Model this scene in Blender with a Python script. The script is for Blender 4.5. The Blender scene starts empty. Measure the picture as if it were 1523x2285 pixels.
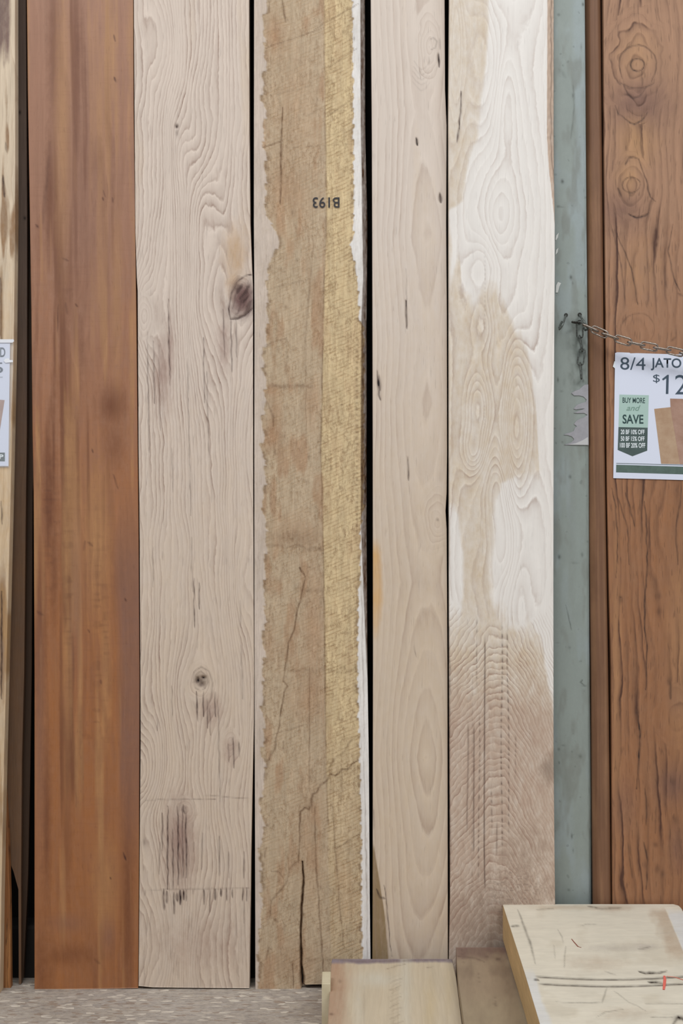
import bpy, math, random
import numpy as np
from mathutils import Vector, Matrix

scn = bpy.context.scene
C = scn.collection

# ------------------------------------------------------------------ camera
S = 0.00076            # metres per photograph pixel on the plane y = 0
D = 2.5                # camera distance from that plane
CX, CY = 761.5, 1142.5
ZC = (2207 - CY) * S
cam_d = bpy.data.cameras.new('camera')
cam_d.sensor_fit = 'VERTICAL'
cam_d.sensor_height = 24
cam_d.lens = 24 * D / (2285 * S)
cam_d.clip_start = 0.05
cam = bpy.data.objects.new('camera', cam_d)
cam.location = (0, -D, ZC)
cam.rotation_euler = (math.pi / 2, 0, 0)
C.objects.link(cam)
scn.camera = cam

# ------------------------------------------------------------------ world, lights, exposure
w = bpy.data.worlds.new('world')
scn.world = w
w.use_nodes = True
w.node_tree.nodes['Background'].inputs[0].default_value = (0.975, 0.99, 1.02, 1)
w.node_tree.nodes['Background'].inputs[1].default_value = 0.51


def area(name, loc, target, sx, sy, power, col):
    l = bpy.data.lights.new(name, 'AREA')
    l.shape = 'RECTANGLE'
    l.size = sx
    l.size_y = sy
    l.energy = power
    l.color = col
    o = bpy.data.objects.new(name, l)
    o.location = loc
    o.rotation_euler = (Vector(target) - Vector(loc)).to_track_quat('-Z', 'Y').to_euler()
    C.objects.link(o)


area('store_ceiling_light', (-1.5, -3.0, 4.2), (0, 0, 1.0), 3.0, 1.0, 88, (0.99, 1.0, 1.0))
area('store_ceiling_light', (2.0, -3.4, 4.2), (0.2, 0, 1.0), 3.0, 1.0, 82, (0.99, 1.0, 1.0))
vs = scn.view_settings
vs.view_transform = 'Standard'
vs.look = 'None'
vs.exposure = 0.0
vs.gamma = 1.0
vs.use_curve_mapping = False
scn.cycles.max_bounces = 6
scn.cycles.use_denoising = True


# ------------------------------------------------------------------ helpers
def lin(c):
    return tuple((v / 255 / 12.92) if v / 255 <= 0.04045 else ((v / 255 + 0.055) / 1.055) ** 2.4 for v in c)


def rgba(c):
    return lin(c) + (1.0,)


def tag(o, label=None, cat=None, group=None, kind=None):
    if label: o['label'] = label
    if cat: o['category'] = cat
    if group: o['group'] = group
    if kind: o['kind'] = kind
    return o


def empty(name, loc, rot=(0, 0, 0)):
    o = bpy.data.objects.new(name, None)
    o.location = loc
    o.rotation_euler = rot
    o.empty_display_size = 0.05
    C.objects.link(o)
    return o


def link_mesh(name, me, mat=None, parent=None):
    o = bpy.data.objects.new(name, me)
    C.objects.link(o)
    if mat: me.materials.append(mat)
    if parent: o.parent = parent
    return o


def mesh_from(name, verts, faces, mat=None, parent=None, smooth=False):
    me = bpy.data.meshes.new(name)
    me.from_pydata([tuple(v) for v in verts], [], faces)
    if smooth:
        me.polygons.foreach_set('use_smooth', [True] * len(me.polygons))
    me.update()
    return link_mesh(name, me, mat, parent)


def rr(py, Y0, T):
    k = (py - CY) * S
    return (1 + (Y0 + T * ZC) / D) / (1 + T * k / D)


def P(px, py, Y0=0.0, T=0.0):
    """point seen at photograph pixel (px,py) on the leaning plane y = Y0 + T z"""
    r = rr(py, Y0, T)
    return Vector(((px - CX) * S * r, D * (r - 1), ZC - (py - CY) * S * r))


def PH(px, py, h):
    """point seen at pixel (px,py) on the horizontal plane z = h"""
    r = (ZC - h) / ((py - CY) * S)
    return Vector(((px - CX) * S * r, D * (r - 1), h))


# ---- numpy noise and field tools
def _hash(ix, iy, seed):
    n = (ix.astype(np.int64) * 374761393 + iy.astype(np.int64) * 668265263 + seed * 2147483647) & 0xffffffff
    n = ((n ^ (n >> 13)) * 1274126177) & 0xffffffff
    n = (n ^ (n >> 16)) & 0xffffffff
    return n / 4294967295.0


def vn(X, Y, sx, sy, seed=0, octv=2):
    """smooth value noise, -1..1, cell sx by sy pixels"""
    out = np.zeros_like(X, dtype=float)
    a = 1.0
    tot = 0
    for o in range(octv):
        x = X / sx * 2 ** o + 1000.3 + seed * 7.7
        y = Y / sy * 2 ** o + 1000.7
        ix = np.floor(x); iy = np.floor(y)
        fx = x - ix; fy = y - iy
        fx = fx ** 3 * (fx * (fx * 6 - 15) + 10); fy = fy ** 3 * (fy * (fy * 6 - 15) + 10)
        v = (_hash(ix, iy, seed + o) * (1 - fx) + _hash(ix + 1, iy, seed + o) * fx) * (1 - fy) + \
            (_hash(ix, iy + 1, seed + o) * (1 - fx) + _hash(ix + 1, iy + 1, seed + o) * fx) * fy
        out += a * (v * 2 - 1)
        tot += a
        a *= 0.5
    return out / tot


def sstep(a, b, x):
    t = np.clip((x - a) / (b - a), 0, 1)
    return t * t * (3 - 2 * t)


def interp(pts, y):
    pts = sorted(pts)
    ys = [p[0] for p in pts]; xs = [p[1] for p in pts]
    return np.interp(y, ys, xs)


class F:
    """all the painted-in-wood fields of one board, on its grid of photograph pixels"""
    def __init__(f, X, Y):
        f.X, f.Y = X, Y
        f.xw = X.copy()
        f.yw = Y.copy()
        z = np.zeros_like(X)
        f.ring = z.copy(); f.amp = z + 1.0; f.dark = z.copy(); f.dep = z.copy()
        f.m = [z.copy() for _ in range(4)]
        f.eyes = []

    def g(f, cx, cy, rx, ry, p=2):
        return np.exp(-(np.abs((f.X - cx) / rx) ** p + np.abs((f.Y - cy) / ry) ** p))

    def push(f, cx, cy, rx, ry, k=0.8):
        t = f.g(cx, cy, rx, ry)
        f.xw = f.xw - (f.X - cx) * t * k

    def eye(f, cx, cy, rx, ry, n, w=1.0):
        """closed rings inside an ellipse"""
        wob = vn(f.X, f.Y, 25, 30, int(cx), 2) * 0.12
        rho = np.sqrt(((f.X - cx) / rx) ** 2 + ((f.Y - cy) / ry) ** 2) + wob
        f.eyes.append((rho, n, sstep(1.0, 0.86, rho)))

    def finish(f):
        for rho, n, wgt in f.eyes:
            f.ring = f.ring * (1 - wgt) + rho * n * wgt
            f.amp = f.amp * (1 - 0.35 * wgt)
            f.amp = f.amp * (1 - 0.9 * np.exp(-((rho - 0.93) / 0.10) ** 2))

    def seg(f, pts, wd):
        """distance field weight 0..1 along a polyline"""
        best = np.zeros_like(f.X)
        L = len(pts) - 1
        if not hasattr(f, 'wx'):
            f.wx = vn(f.X, f.Y, 12, 20, 5, 2) * 1.6
            f.wy = vn(f.X, f.Y, 14, 14, 6, 2) * 1.2
            f.bk = 1.05 + 0.5 * vn(f.X, f.Y, 5, 16, 7, 2)
        PX, PYy = f.X + f.wx, f.Y + f.wy
        for i in range(L):
            (x0, y0), (x1, y1) = pts[i], pts[i + 1]
            dx, dy = x1 - x0, y1 - y0
            t = np.clip(((PX - x0) * dx + (PYy - y0) * dy) / (dx * dx + dy * dy + 1e-9), 0, 1)
            d2 = (PX - x0 - t * dx) ** 2 + (PYy - y0 - t * dy) ** 2
            u = (i + t) / L
            ww = wd * (0.35 + 0.65 * np.sin(np.pi * np.clip(u, 0.02, 0.98)) ** 0.5)
            best = np.maximum(best, np.exp(-d2 / ww ** 2))
        return best

    def line(f, pts, wd, s=0.8, dep=0.0):
        b = f.seg(pts, wd)
        f.dark = np.maximum(f.dark, b * s * (f.bk if s < 0.9 else 1.0))
        if dep: f.dep = np.maximum(f.dep, b * dep)

    def spot(f, cx, cy, rx, ry, s=0.8, dep=0.0):
        b = f.g(cx, cy, rx, ry)
        f.dark = np.maximum(f.dark, b * s)
        if dep: f.dep = np.maximum(f.dep, b * dep)

    def tint(f, i, wgt):
        f.m[i] = np.clip(np.maximum(f.m[i], wgt), 0, 1)


def board(name, L, R, Y0, T, thick, field, mat, ybot=((0, 2207), (1523, 2207)), ytop=-950, dx=1.8, dy=2.6,
          parent=None, nobot=None):
    """a plank: tessellated face whose edges follow the photograph, real thickness behind"""
    wmax = max(interp(R, y) - interp(L, y) for y in (0, 700, 1400, 2100))
    nx = max(4, int(wmax / dx))
    rows_top = np.arange(ytop, -20, 30.0)
    rows = np.concatenate([rows_top, np.linspace(-20, 1.0e4, 2)[:1]])
    ny = int(2220 / dy)
    # v parameter: the last rows meet the (slightly sloping) bottom edge
    tt = np.linspace(0, 1, ny)
    u = np.linspace(0, 1, nx + 1)
    X = []; Yp = []
    for y in rows[:-1]:
        l, r_ = interp(L, y), interp(R, y)
        X.append(l + (r_ - l) * u); Yp.append(np.full(nx + 1, y))
    yref = -20 + (2000 + 20) * np.linspace(0, 1, int(2020 / dy))
    for y in yref:
        l, r_ = interp(L, y), interp(R, y)
        X.append(l + (r_ - l) * u); Yp.append(np.full(nx + 1, y))
    nb = max(8, int(207 / dy))
    for k in range(1, nb + 1):
        q = k / nb
        l, r_ = interp(L, 2000 + 207 * q), interp(R, 2000 + 207 * q)
        xx = l + (r_ - l) * u
        yb = np.interp(xx, [p[0] for p in ybot], [p[1] for p in ybot])
        X.append(xx); Yp.append(2000 + (yb - 2000) * q)
    X = np.array(X); Yp = np.array(Yp)
    f = F(X, Yp)
    field(f)
    f.finish()
    r = rr(Yp, Y0, T)
    vx = (X - CX) * S * r
    vy = D * (r - 1)
    vz = ZC - (Yp - CY) * S * r
    pts = np.stack([vx, vy, vz], -1)
    return grid_solid(name, f, pts, np.array([0, 1.0, 0]), thick, mat, parent)


def slab(name, L, R, ytop, h, thick, field, mat, parent=None, dx=2.0, dy=2.5, yend=3100):
    """a plank lying flat, its top face at height h, reaching toward the camera"""
    rows = np.concatenate([np.arange(ytop, 2300, dy), np.arange(2300, yend, 40.0)])
    wmax = max(interp(R, y) - interp(L, y) for y in (ytop, 2285))
    nx = max(4, int(wmax / dx))
    u = np.linspace(0, 1, nx + 1)
    top = dict(ytop=ytop)
    X = np.array([interp(L, y) + (interp(R, y) - interp(L, y)) * u for y in rows])
    Yp = np.repeat(rows[:, None], nx + 1, 1)
    f = F(X, Yp)
    field(f)
    f.finish()
    r = (ZC - h) / ((Yp - CY) * S)
    pts = np.stack([(X - CX) * S * r, D * (r - 1), np.full_like(r, h)], -1)
    return grid_solid(name, f, pts, np.array([0, 0, -1.0]), thick, mat, parent)


def grid_solid(name, f, pts, dirn, thick, mat, parent):
    nr, nc = f.X.shape
    front = (pts + dirn * (f.dep * S)[..., None]).reshape(-1, 3)
    bl = pts[:, 0] + dirn * thick
    br = pts[:, -1] + dirn * thick
    V = np.concatenate([front, bl, br])
    idx = np.arange(nr * nc).reshape(nr, nc)
    a, b, c, d = idx[:-1, :-1], idx[1:, :-1], idx[1:, 1:], idx[:-1, 1:]
    q1 = np.stack([a, b, c, d], -1).reshape(-1, 4)
    BL = nr * nc + np.arange(nr); BR = nr * nc + nr + np.arange(nr)
    q2 = np.stack([idx[:-1, 0], BL[:-1], BL[1:], idx[1:, 0]], -1)
    q3 = np.stack([idx[:-1, -1], idx[1:, -1], BR[1:], BR[:-1]], -1)
    q4 = np.stack([BL[:-1], BR[:-1], BR[1:], BL[1:]], -1)
    faces = np.concatenate([q1, q2, q3, q4])
    ng1 = list(idx[0, ::-1]) + [BL[0], BR[0]]
    ng2 = list(idx[-1, :]) + [BR[-1], BL[-1]]
    me = bpy.data.meshes.new(name)
    nf = len(faces)
    me.vertices.add(len(V))
    me.vertices.foreach_set('co', V.ravel())
    loops = np.concatenate([faces.ravel(), ng1, ng2]).astype(np.int32)
    me.loops.add(len(loops))
    me.loops.foreach_set('vertex_index', loops)
    me.polygons.add(nf + 2)
    st = np.concatenate([np.arange(nf) * 4, [nf * 4, nf * 4 + len(ng1)]]).astype(np.int32)
    me.polygons.foreach_set('loop_start', st)
    sm = np.zeros(nf + 2, bool); sm[:len(q1)] = True
    me.polygons.foreach_set('use_smooth', sm)
    me.update(calc_edges=True)

    def ext(A):
        return np.concatenate([A.ravel(), A[:, 0], A[:, -1]]).astype(np.float32)

    def fattr(nm, A):
        at = me.attributes.new(nm, 'FLOAT', 'POINT')
        at.data.foreach_set('value', ext(A))
    fattr('ring', f.ring); fattr('amp', f.amp); fattr('dark', np.clip(f.dark, 0, 1))
    at = me.attributes.new('mask', 'FLOAT_COLOR', 'POINT')
    at.data.foreach_set('color', np.stack([ext(m) for m in f.m], -1).ravel())
    at = me.attributes.new('pos', 'FLOAT_VECTOR', 'POINT')
    zz = np.concatenate([np.zeros(nr * nc), np.full(2 * nr, thick / S / 1000)])
    at.data.foreach_set('vector', np.stack([ext(f.xw) / 1000, ext(f.yw) / 1000, zz], -1).astype(np.float32).ravel())
    me.validate()
    return link_mesh(name, me, mat, parent)


# ---- node helper
class N:
    def __init__(n, name):
        n.m = bpy.data.materials.new(name)
        n.m.use_nodes = True
        n.t = n.m.node_tree
        n.t.nodes.clear()
        n.out = n.t.nodes.new('ShaderNodeOutputMaterial')
        n.b = n.t.nodes.new('ShaderNodeBsdfPrincipled')
        n.t.links.new(n.b.outputs[0], n.out.inputs[0])

    def new(n, ty, **kw):
        o = n.t.nodes.new(ty)
        for k, v in kw.items(): setattr(o, k, v)
        return o

    def set(n, sock, v):
        if isinstance(v, bpy.types.NodeSocket): n.t.links.new(v, sock)
        else: sock.default_value = v

    def math(n, op, a, b=0.0, c=None, clamp=False):
        o = n.new('ShaderNodeMath', operation=op, use_clamp=clamp)
        n.set(o.inputs[0], a); n.set(o.inputs[1], b)
        if c is not None: n.set(o.inputs[2], c)
        return o.outputs[0]

    def vmul(n, v, k):
        o = n.new('ShaderNodeVectorMath', operation='MULTIPLY')
        n.set(o.inputs[0], v); n.set(o.inputs[1], k)
        return o.outputs[0]

    def noise(n, vec, scale, detail=2, rough=0.5, dist=0.0):
        o = n.new('ShaderNodeTexNoise')
        n.set(o.inputs['Vector'], vec); o.inputs['Scale'].default_value = scale
        o.inputs['Detail'].default_value = detail; o.inputs['Roughness'].default_value = rough
        o.inputs['Distortion'].default_value = dist
        return o.outputs[0]

    def mix(n, fac, a, b, mode='MIX'):
        o = n.new('ShaderNodeMix', data_type='RGBA', blend_type=mode)
        n.set(o.inputs[0], fac); n.set(o.inputs[6], a); n.set(o.inputs[7], b)
        return o.outputs[2]

    def rng(n, v, a, b, c=0.0, d=1.0):
        o = n.new('ShaderNodeMapRange')
        n.set(o.inputs[0], v)
        for i, q in enumerate((a, b, c, d)): o.inputs[i + 1].default_value = q
        return o.outputs[0]

    def ramp(n, v, stops):
        o = n.new('ShaderNodeValToRGB')
        n.set(o.inputs[0], v)
        e = o.color_ramp.elements
        while len(e) < len(stops): e.new(0.5)
        for i, (p, q) in enumerate(stops):
            e[i].position = p
            e[i].color = (q, q, q, 1) if not isinstance(q, tuple) else q
        return o.outputs[0]

    def attr(n, nm, what='Fac'):
        o = n.new('ShaderNodeAttribute', attribute_name=nm)
        return o.outputs[what]

    def bump(n, h, strength=0.3, dist=0.001):
        o = n.new('ShaderNodeBump')
        o.inputs['Strength'].default_value = strength
        o.inputs['Distance'].default_value = dist
        n.set(o.inputs['Height'], h)
        n.t.links.new(o.outputs[0], n.b.inputs['Normal'])


def wood(name, c, line, dark, lineS=0.5, wob=0.5, wobs=(30, 8), fib=(420, 14, 0.12), pore=(260, 22, 0.0, 0.62),
         mott=0.10, rough=0.6, bump=0.25, sharp=0.93, cross=0.0, saw=None, band=0.15, spec=0.3, speck=None, soft=0.55, hi=0.07):
    """c: base colour and up to four colours mixed in by the mask channels"""
    n = N(name)
    pos = n.attr('pos', 'Vector')
    mk = n.new('ShaderNodeAttribute', attribute_name='mask')
    sp = n.new('ShaderNodeSeparateColor')
    n.t.links.new(mk.outputs['Color'], sp.inputs[0])
    ms = [sp.outputs[0], sp.outputs[1], sp.outputs[2], mk.outputs['Alpha']]
    jag = n.noise(n.vmul(pos, (90, 40, 60)), 1.0, 4, 0.65)
    jag2 = n.noise(n.vmul(pos, (25, 9, 20)), 1.0, 3, 0.55)
    base = rgba(c[0])
    for i, cc in enumerate(c[1:]):
        # edges of each tint break up along the fibres
        e = n.math('MULTIPLY_ADD', n.math('SUBTRACT', n.math('MULTIPLY_ADD', jag2, 0.6, n.math('MULTIPLY', jag, 0.7)), 0.65), soft * 1.6, ms[i])
        e = n.math('MULTIPLY', n.math('SUBTRACT', e, 0.0), n.rng(ms[i], 0.0, 0.12), clamp=True)
        base = n.mix(e, base, rgba(cc))
    # mottle and fibre
    mo = n.rng(jag2, 0.25, 0.75, 1 - mott, 1 + mott)
    fb = n.rng(n.noise(n.vmul(pos, (fib[0], fib[1], 300)), 1.0, 3, 0.7), 0.25, 0.75, 1 - fib[2], 1 + fib[2])
    fb2 = n.rng(n.noise(n.vmul(pos, (fib[0] * 0.22, fib[1] * 0.22, 90)), 1.0, 3, 0.6), 0.25, 0.75, 1 - fib[2] * .8, 1 + fib[2] * .8)
    val = n.math('MULTIPLY', n.math('MULTIPLY', mo, fb), fb2)
    # growth rings
    r = n.attr('ring')
    wv = n.math('MULTIPLY', n.math('SUBTRACT', n.noise(n.vmul(pos, (wobs[0], wobs[1], 30)), 1.0, 3, 0.6), 0.5), wob * 2)
    wv2 = n.math('MULTIPLY', n.math('SUBTRACT', n.noise(n.vmul(pos, (wobs[0] * 5, wobs[1] * 6, 30)), 1.0, 2, 0.6), 0.5), wob * 0.7)
    r = n.math('ADD', n.math('ADD', r, wv), wv2)
    fr = n.math('FRACT', r)
    prof = n.ramp(fr, [(0.0, 0.5), (0.09, 0.0), (0.40, band), (sharp - 0.2, band + 0.3), (sharp, 1.0), (1.0, 0.5)])
    hil = n.ramp(fr, [(0.0, 0.0), (0.10, 1.0), (0.26, 0.3), (0.5, 0.0)])
    fl = n.math('FLOOR', r)
    wn = n.new('ShaderNodeTexWhiteNoise', noise_dimensions='1D')
    n.t.links.new(fl, wn.inputs['W'])
    each = n.rng(wn.outputs[0], 0, 1, 0.35, 1.15)
    brk = n.rng(n.noise(n.vmul(pos, (70, 10, 60)), 1.0, 3, 0.6), 0.3, 0.65, 0.35, 1.1)
    la = n.math('MULTIPLY', n.math('MULTIPLY', n.math('MULTIPLY', prof, each), brk), n.math('MULTIPLY', n.attr('amp'), lineS), clamp=True)
    col = n.mix(la, base, rgba(line))
    val = n.math('MULTIPLY', val, n.math('MULTIPLY_ADD', n.math('MULTIPLY', hil, brk), n.math('MULTIPLY', n.attr('amp'), hi), 1.0))
    cv = n.new('ShaderNodeCombineColor')
    for i in range(3): n.t.links.new(val, cv.inputs[i])
    col = n.mix(1.0, col, cv.outputs[0], 'MULTIPLY')
    h = n.math('MULTIPLY_ADD', la, -0.5, fb)
    if pore[2] > 0:
        pr = n.rng(n.noise(n.vmul(pos, (pore[0], pore[1], 200)), 1.0, 1, 0.5), pore[3], pore[3] + 0.06, 0, 1)
        pr = n.math('MULTIPLY', pr, pore[2])
        col = n.mix(pr, col, rgba(dark))
        h = n.math('MULTIPLY_ADD', pr, -0.6, h)
    if speck:          # short torn-grain flecks: strength, x scale, y scale, colour
        q = n.noise(n.vmul(pos, (speck[1], speck[2], 100)), 1.0, 4, 0.7)
        q2 = n.noise(n.vmul(pos, (speck[1] * 0.16, speck[2] * 0.2, 40)), 1.0, 2, 0.5)
        pp = n.math('MULTIPLY', n.rng(q, 0.50, 0.66, 0, 1), n.rng(q2, 0.35, 0.6, 0.25, 1.0))
        pp = n.math('MULTIPLY', pp, n.math('MULTIPLY', n.attr('amp'), 1.5, clamp=True))
        col = n.mix(n.math('MULTIPLY', pp, speck[0]), col, rgba(speck[3]))
        pl = n.rng(q, 0.42, 0.28, 0, speck[0] * 0.55)
        col = n.mix(pl, col, rgba(speck[4]))
        h = n.math('MULTIPLY_ADD', pp, -1.0, h)
    if cross > 0:      # ribbon figure across the fibres
        cr = n.rng(n.noise(n.vmul(pos, (18, 150, 40)), 1.0, 2, 0.5), 0.55, 0.75, 0, cross)
        col = n.mix(cr, col, rgba(line))
    if saw:            # band-saw marks: slanting ridges
        sx = n.new('ShaderNodeSeparateXYZ')
        n.t.links.new(pos, sx.inputs[0])
        ph = n.math('MULTIPLY_ADD', sx.outputs[0], saw[1], sx.outputs[1])
        bend = n.math('MULTIPLY', n.noise(n.vmul(pos, (10, 6, 10)), 1.0, 2, 0.5), 0.016)
        ph = n.math('MULTIPLY', n.math('ADD', ph, bend), saw[0])
        s1 = n.math('FRACT', ph)
        tri = n.ramp(s1, [(0.0, 1.0), (0.2, 0.3), (0.6, 0.0), (0.9, 0.6), (1.0, 1.0)])
        bk = n.rng(n.noise(n.vmul(pos, (28, 60, 40)), 1.0, 3, 0.65), 0.38, 0.68, 0, 1)
        sa = n.math('MULTIPLY', n.math('MULTIPLY', tri, bk), n.math('MULTIPLY', n.attr('amp'), saw[2]), clamp=True)
        col = n.mix(sa, col, rgba(saw[3]))
        h = n.math('MULTIPLY_ADD', sa, -1.2, h)
    dk = n.attr('dark')
    dn = n.noise(n.vmul(pos, (200, 40, 100)), 1.0, 3, 0.65)
    dm = n.math('MULTIPLY', dk, n.rng(dn, 0.3, 0.6, 0.72, 1.18), clamp=True)
    col = n.mix(dm, col, rgba(dark))
    col = n.mix(n.rng(dk, 0.86, 0.95), col, rgba((18, 13, 11)))
    h = n.math('MULTIPLY_ADD', dm, -0.8, h)
    n.set(n.b.inputs['Base Color'], col)
    n.b.inputs['Roughness'].default_value = rough
    n.b.inputs['Specular IOR Level'].default_value = spec
    n.bump(h, bump, 0.0012)
    return n.m


def plain(name, c, rough=0.6, metal=0.0, nz=0.0, scale=40, c2=None, bump=0.0, spec=0.5):
    n = N(name)
    if nz > 0 or c2:
        tc = n.new('ShaderNodeTexCoord')
        q = n.noise(tc.outputs['Object'], scale, 5, 0.65)
        col = n.mix(n.rng(q, 0.35, 0.65), rgba(c), rgba(c2 or tuple(v * (1 - nz) for v in c)))
        n.set(n.b.inputs['Base Color'], col)
        if bump: n.bump(q, bump, 0.002)
    else:
        n.b.inputs['Base Color'].default_value = rgba(c)
    n.b.inputs['Roughness'].default_value = rough
    n.b.inputs['Metallic'].default_value = metal
    n.b.inputs['Specular IOR Level'].default_value = spec
    return n.m


TL = math.tan(math.radians(1.2))      # how far the planks lean back

# ------------------------------------------------------------------ room shell
def floor_mat():
    n = N('grey_chipboard')
    tc = n.new('ShaderNodeTexCoord')
    v = tc.outputs['Object']
    big = n.noise(v, 5, 3, 0.5)
    base = n.mix(n.rng(big, 0.35, 0.65), rgba((180, 172, 164)), rgba((158, 148, 138)))
    vo = n.new('ShaderNodeTexVoronoi', feature='F1')
    n.set(vo.inputs['Vector'], n.vmul(v, (75, 190, 60)))
    vo.inputs['Scale'].default_value = 1.0
    vo.inputs['Randomness'].default_value = 1.0
    sc = n.new('ShaderNodeSeparateColor')
    n.t.links.new(vo.outputs['Color'], sc.inputs[0])
    strand = n.mix(n.rng(sc.outputs[0], 0, 1), rgba((196, 180, 158)), rgba((120, 108, 98)))
    base = n.mix(0.30, base, strand)
    base = n.mix(n.rng(sc.outputs[1], 0.86, 0.93, 0, 0.5), base, rgba((132, 106, 84)))
    base = n.mix(n.rng(sc.outputs[2], 0.92, 0.95, 0, 0.7), base, rgba((222, 212, 196)))
    fine = n.noise(n.vmul(v, (90, 170, 160)), 1.0, 4, 0.75)
    base = n.mix(n.rng(fine, 0.52, 0.75, 0, 0.65), base, rgba((84, 76, 70)))
    base = n.mix(n.rng(fine, 0.44, 0.28, 0, 0.6), base, rgba((205, 200, 196)))
    n.set(n.b.inputs['Base Color'], base)
    n.b.inputs['Roughness'].default_value = 0.85
    n.bump(n.math('ADD', fine, sc.outputs[0]), 0.5, 0.002)
    return n.m


FL = floor_mat()
me = mesh_from('floor', [(-2.5, -3.2, 0), (2.5, -3.2, 0), (2.5, 0.115, 0), (-2.5, 0.115, 0),
                         (-2.5, -3.2, -0.05), (2.5, -3.2, -0.05), (2.5, 0.115, -0.05), (-2.5, 0.115, -0.05)],
               [(0, 1, 2, 3), (4, 7, 6, 5), (0, 4, 5, 1), (1, 5, 6, 2), (2, 6, 7, 3), (3, 7, 4, 0)], FL)
tag(me, kind='structure')
WM = plain('dark_wall_board', (30, 25, 21), 0.9, nz=0.35, scale=12)
ob = mesh_from('wall_back', [(-2.5, 0.115, 0), (2.5, 0.115, 0), (2.5, 0.115, 2.7), (-2.5, 0.115, 2.7),
                             (-2.5, 0.17, 0), (2.5, 0.17, 0), (2.5, 0.17, 2.7), (-2.5, 0.17, 2.7)],
               [(0, 3, 2, 1), (4, 5, 6, 7), (0, 1, 5, 4), (1, 2, 6, 5), (2, 3, 7, 6), (3, 0, 4, 7)], WM)
tag(ob, kind='structure')
for i_, (xa, xb) in enumerate(((-2.5, 0.33), (0.46, 2.5))):
    v_ = [(x, y, z) for z in (0, 0.085, 0.09) for x, y in ((xa, 0.06 + (0.004 if z > 0.086 else 0)), (xb, 0.06 + (0.004 if z > 0.086 else 0)), (xb, 0.115), (xa, 0.115))]
    f_ = [(3, 2, 1, 0), (8, 9, 10, 11)] + [(4 * l + k, 4 * l + (k + 1) % 4, 4 * l + 4 + (k + 1) % 4, 4 * l + 4 + k) for l in (0, 1) for k in range(4)]
    tag(mesh_from('trim_%d' % (i_ + 1), v_, f_, WM), kind='structure')

# ------------------------------------------------------------------ planks
# --- A  far-left cream and brown plank
def fA(f):
    X, Y = f.X, f.Y
    f.ring = (X + vn(X, Y, 30, 160, 3, 2) * 14) / 9
    f.amp = f.amp * 0.6
    f.tint(0, sstep(150, 60, Y + vn(X, Y, 8, 40, 5) * 40) * sstep(26, 18, X))
    b = sstep(0.05, 0.45, vn(X, Y, 11, 120, 9, 2)) * sstep(150, 300, Y)
    f.tint(1, b * 0.8)
    f.tint(1, sstep(6, 0, np.abs(X - 3)) * sstep(560, 640, Y) * sstep(790, 740, Y) * 0.9)
    f.tint(0, sstep(10, 4, np.abs(X - 5 + (Y - 1370) * 0.008)) * sstep(1230, 1330, Y) * sstep(1620, 1480, Y))
    f.tint(2, sstep(300, 1200, Y) * 0.4)
    f.line([(12, 318), (15, 340)], 2, 0.6); f.line([(6, 392), (10, 440)], 3, 0.75)
    f.line([(1, 620), (3, 760)], 3, 0.5); f.line([(4, 1320), (3, 1560)], 2.5, 0.9)
    f.line([(3, 1120), (5, 1170)], 2, 0.6)


mA = wood('mottled_cream_wood', [(208, 190, 166), (120, 98, 90), (132, 98, 66), (192, 156, 108)],
          (150, 118, 88), (58, 40, 34), lineS=0.5)
o = board('plank', [(-950, -190), (2300, -215)], [(-950, 36), (0, 33.5), (480, 34), (760, 31), (1100, 24), (1200, 21.5),
          (1500, 14), (1700, 9), (2000, 3), (2290, -2)], -0.022, TL, 0.026, fA, mA, ybot=((-300, 2240), (100, 2240)))
tag(o, 'cream plank with grey-brown streaks cut off by the left frame edge, behind the left sign', 'plank')


def fA2(f):
    X, Y = f.X, f.Y
    f.ring = (X - (Y - 1700) * 0.012 + vn(X, Y, 12, 120, 3, 2) * 8) / 6
    f.tint(0, sstep(0, 0.6, vn(X, Y, 9, 150, 4)) * 0.7)
    f.line([(9, 1760), (13, 1880)], 1.4, 0.85); f.line([(17, 2050), (14, 2110)], 1.5, 0.6)


mA2 = wood('orange_brown_wood', [(140, 92, 54), (176, 126, 78)], (70, 40, 24), (48, 30, 24), lineS=0.6)
o = board('plank', [(-950, -70), (1700, -32), (2222, -26)], [(-950, -30), (1700, 7), (1800, 14.5), (1850, 18), (2000, 22), (2290, 25)],
          0.006, TL, 0.014, fA2, mA2, ybot=((-100, 2215), (100, 2215)))
tag(o, 'orange-brown plank foot showing at the lower left corner behind the cream plank', 'plank')


# --- B dark recessed plank
def fB(f):
    X, Y = f.X, f.Y
    f.ring = (X + vn(X, Y, 20, 180, 3, 2) * 10) / 8
    f.amp = f.amp * 0.5
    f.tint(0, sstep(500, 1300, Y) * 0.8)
    f.spot(44, 251, 3, 5, 0.9); f.spot(55, 487, 3, 4, 0.9)


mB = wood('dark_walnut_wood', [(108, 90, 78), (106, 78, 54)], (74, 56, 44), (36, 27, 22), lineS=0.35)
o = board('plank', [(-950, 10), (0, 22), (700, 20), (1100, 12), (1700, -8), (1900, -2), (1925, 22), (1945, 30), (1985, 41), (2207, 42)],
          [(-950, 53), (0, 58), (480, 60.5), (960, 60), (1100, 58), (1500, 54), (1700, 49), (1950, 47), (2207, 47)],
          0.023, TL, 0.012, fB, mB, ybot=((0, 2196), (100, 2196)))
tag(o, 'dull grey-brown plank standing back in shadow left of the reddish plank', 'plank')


def fC(f):
    X, Y = f.X, f.Y
    f.ring = (X + vn(X, Y, 20, 180, 8, 2) * 8) / 7
    f.amp = f.amp * 0.5


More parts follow.
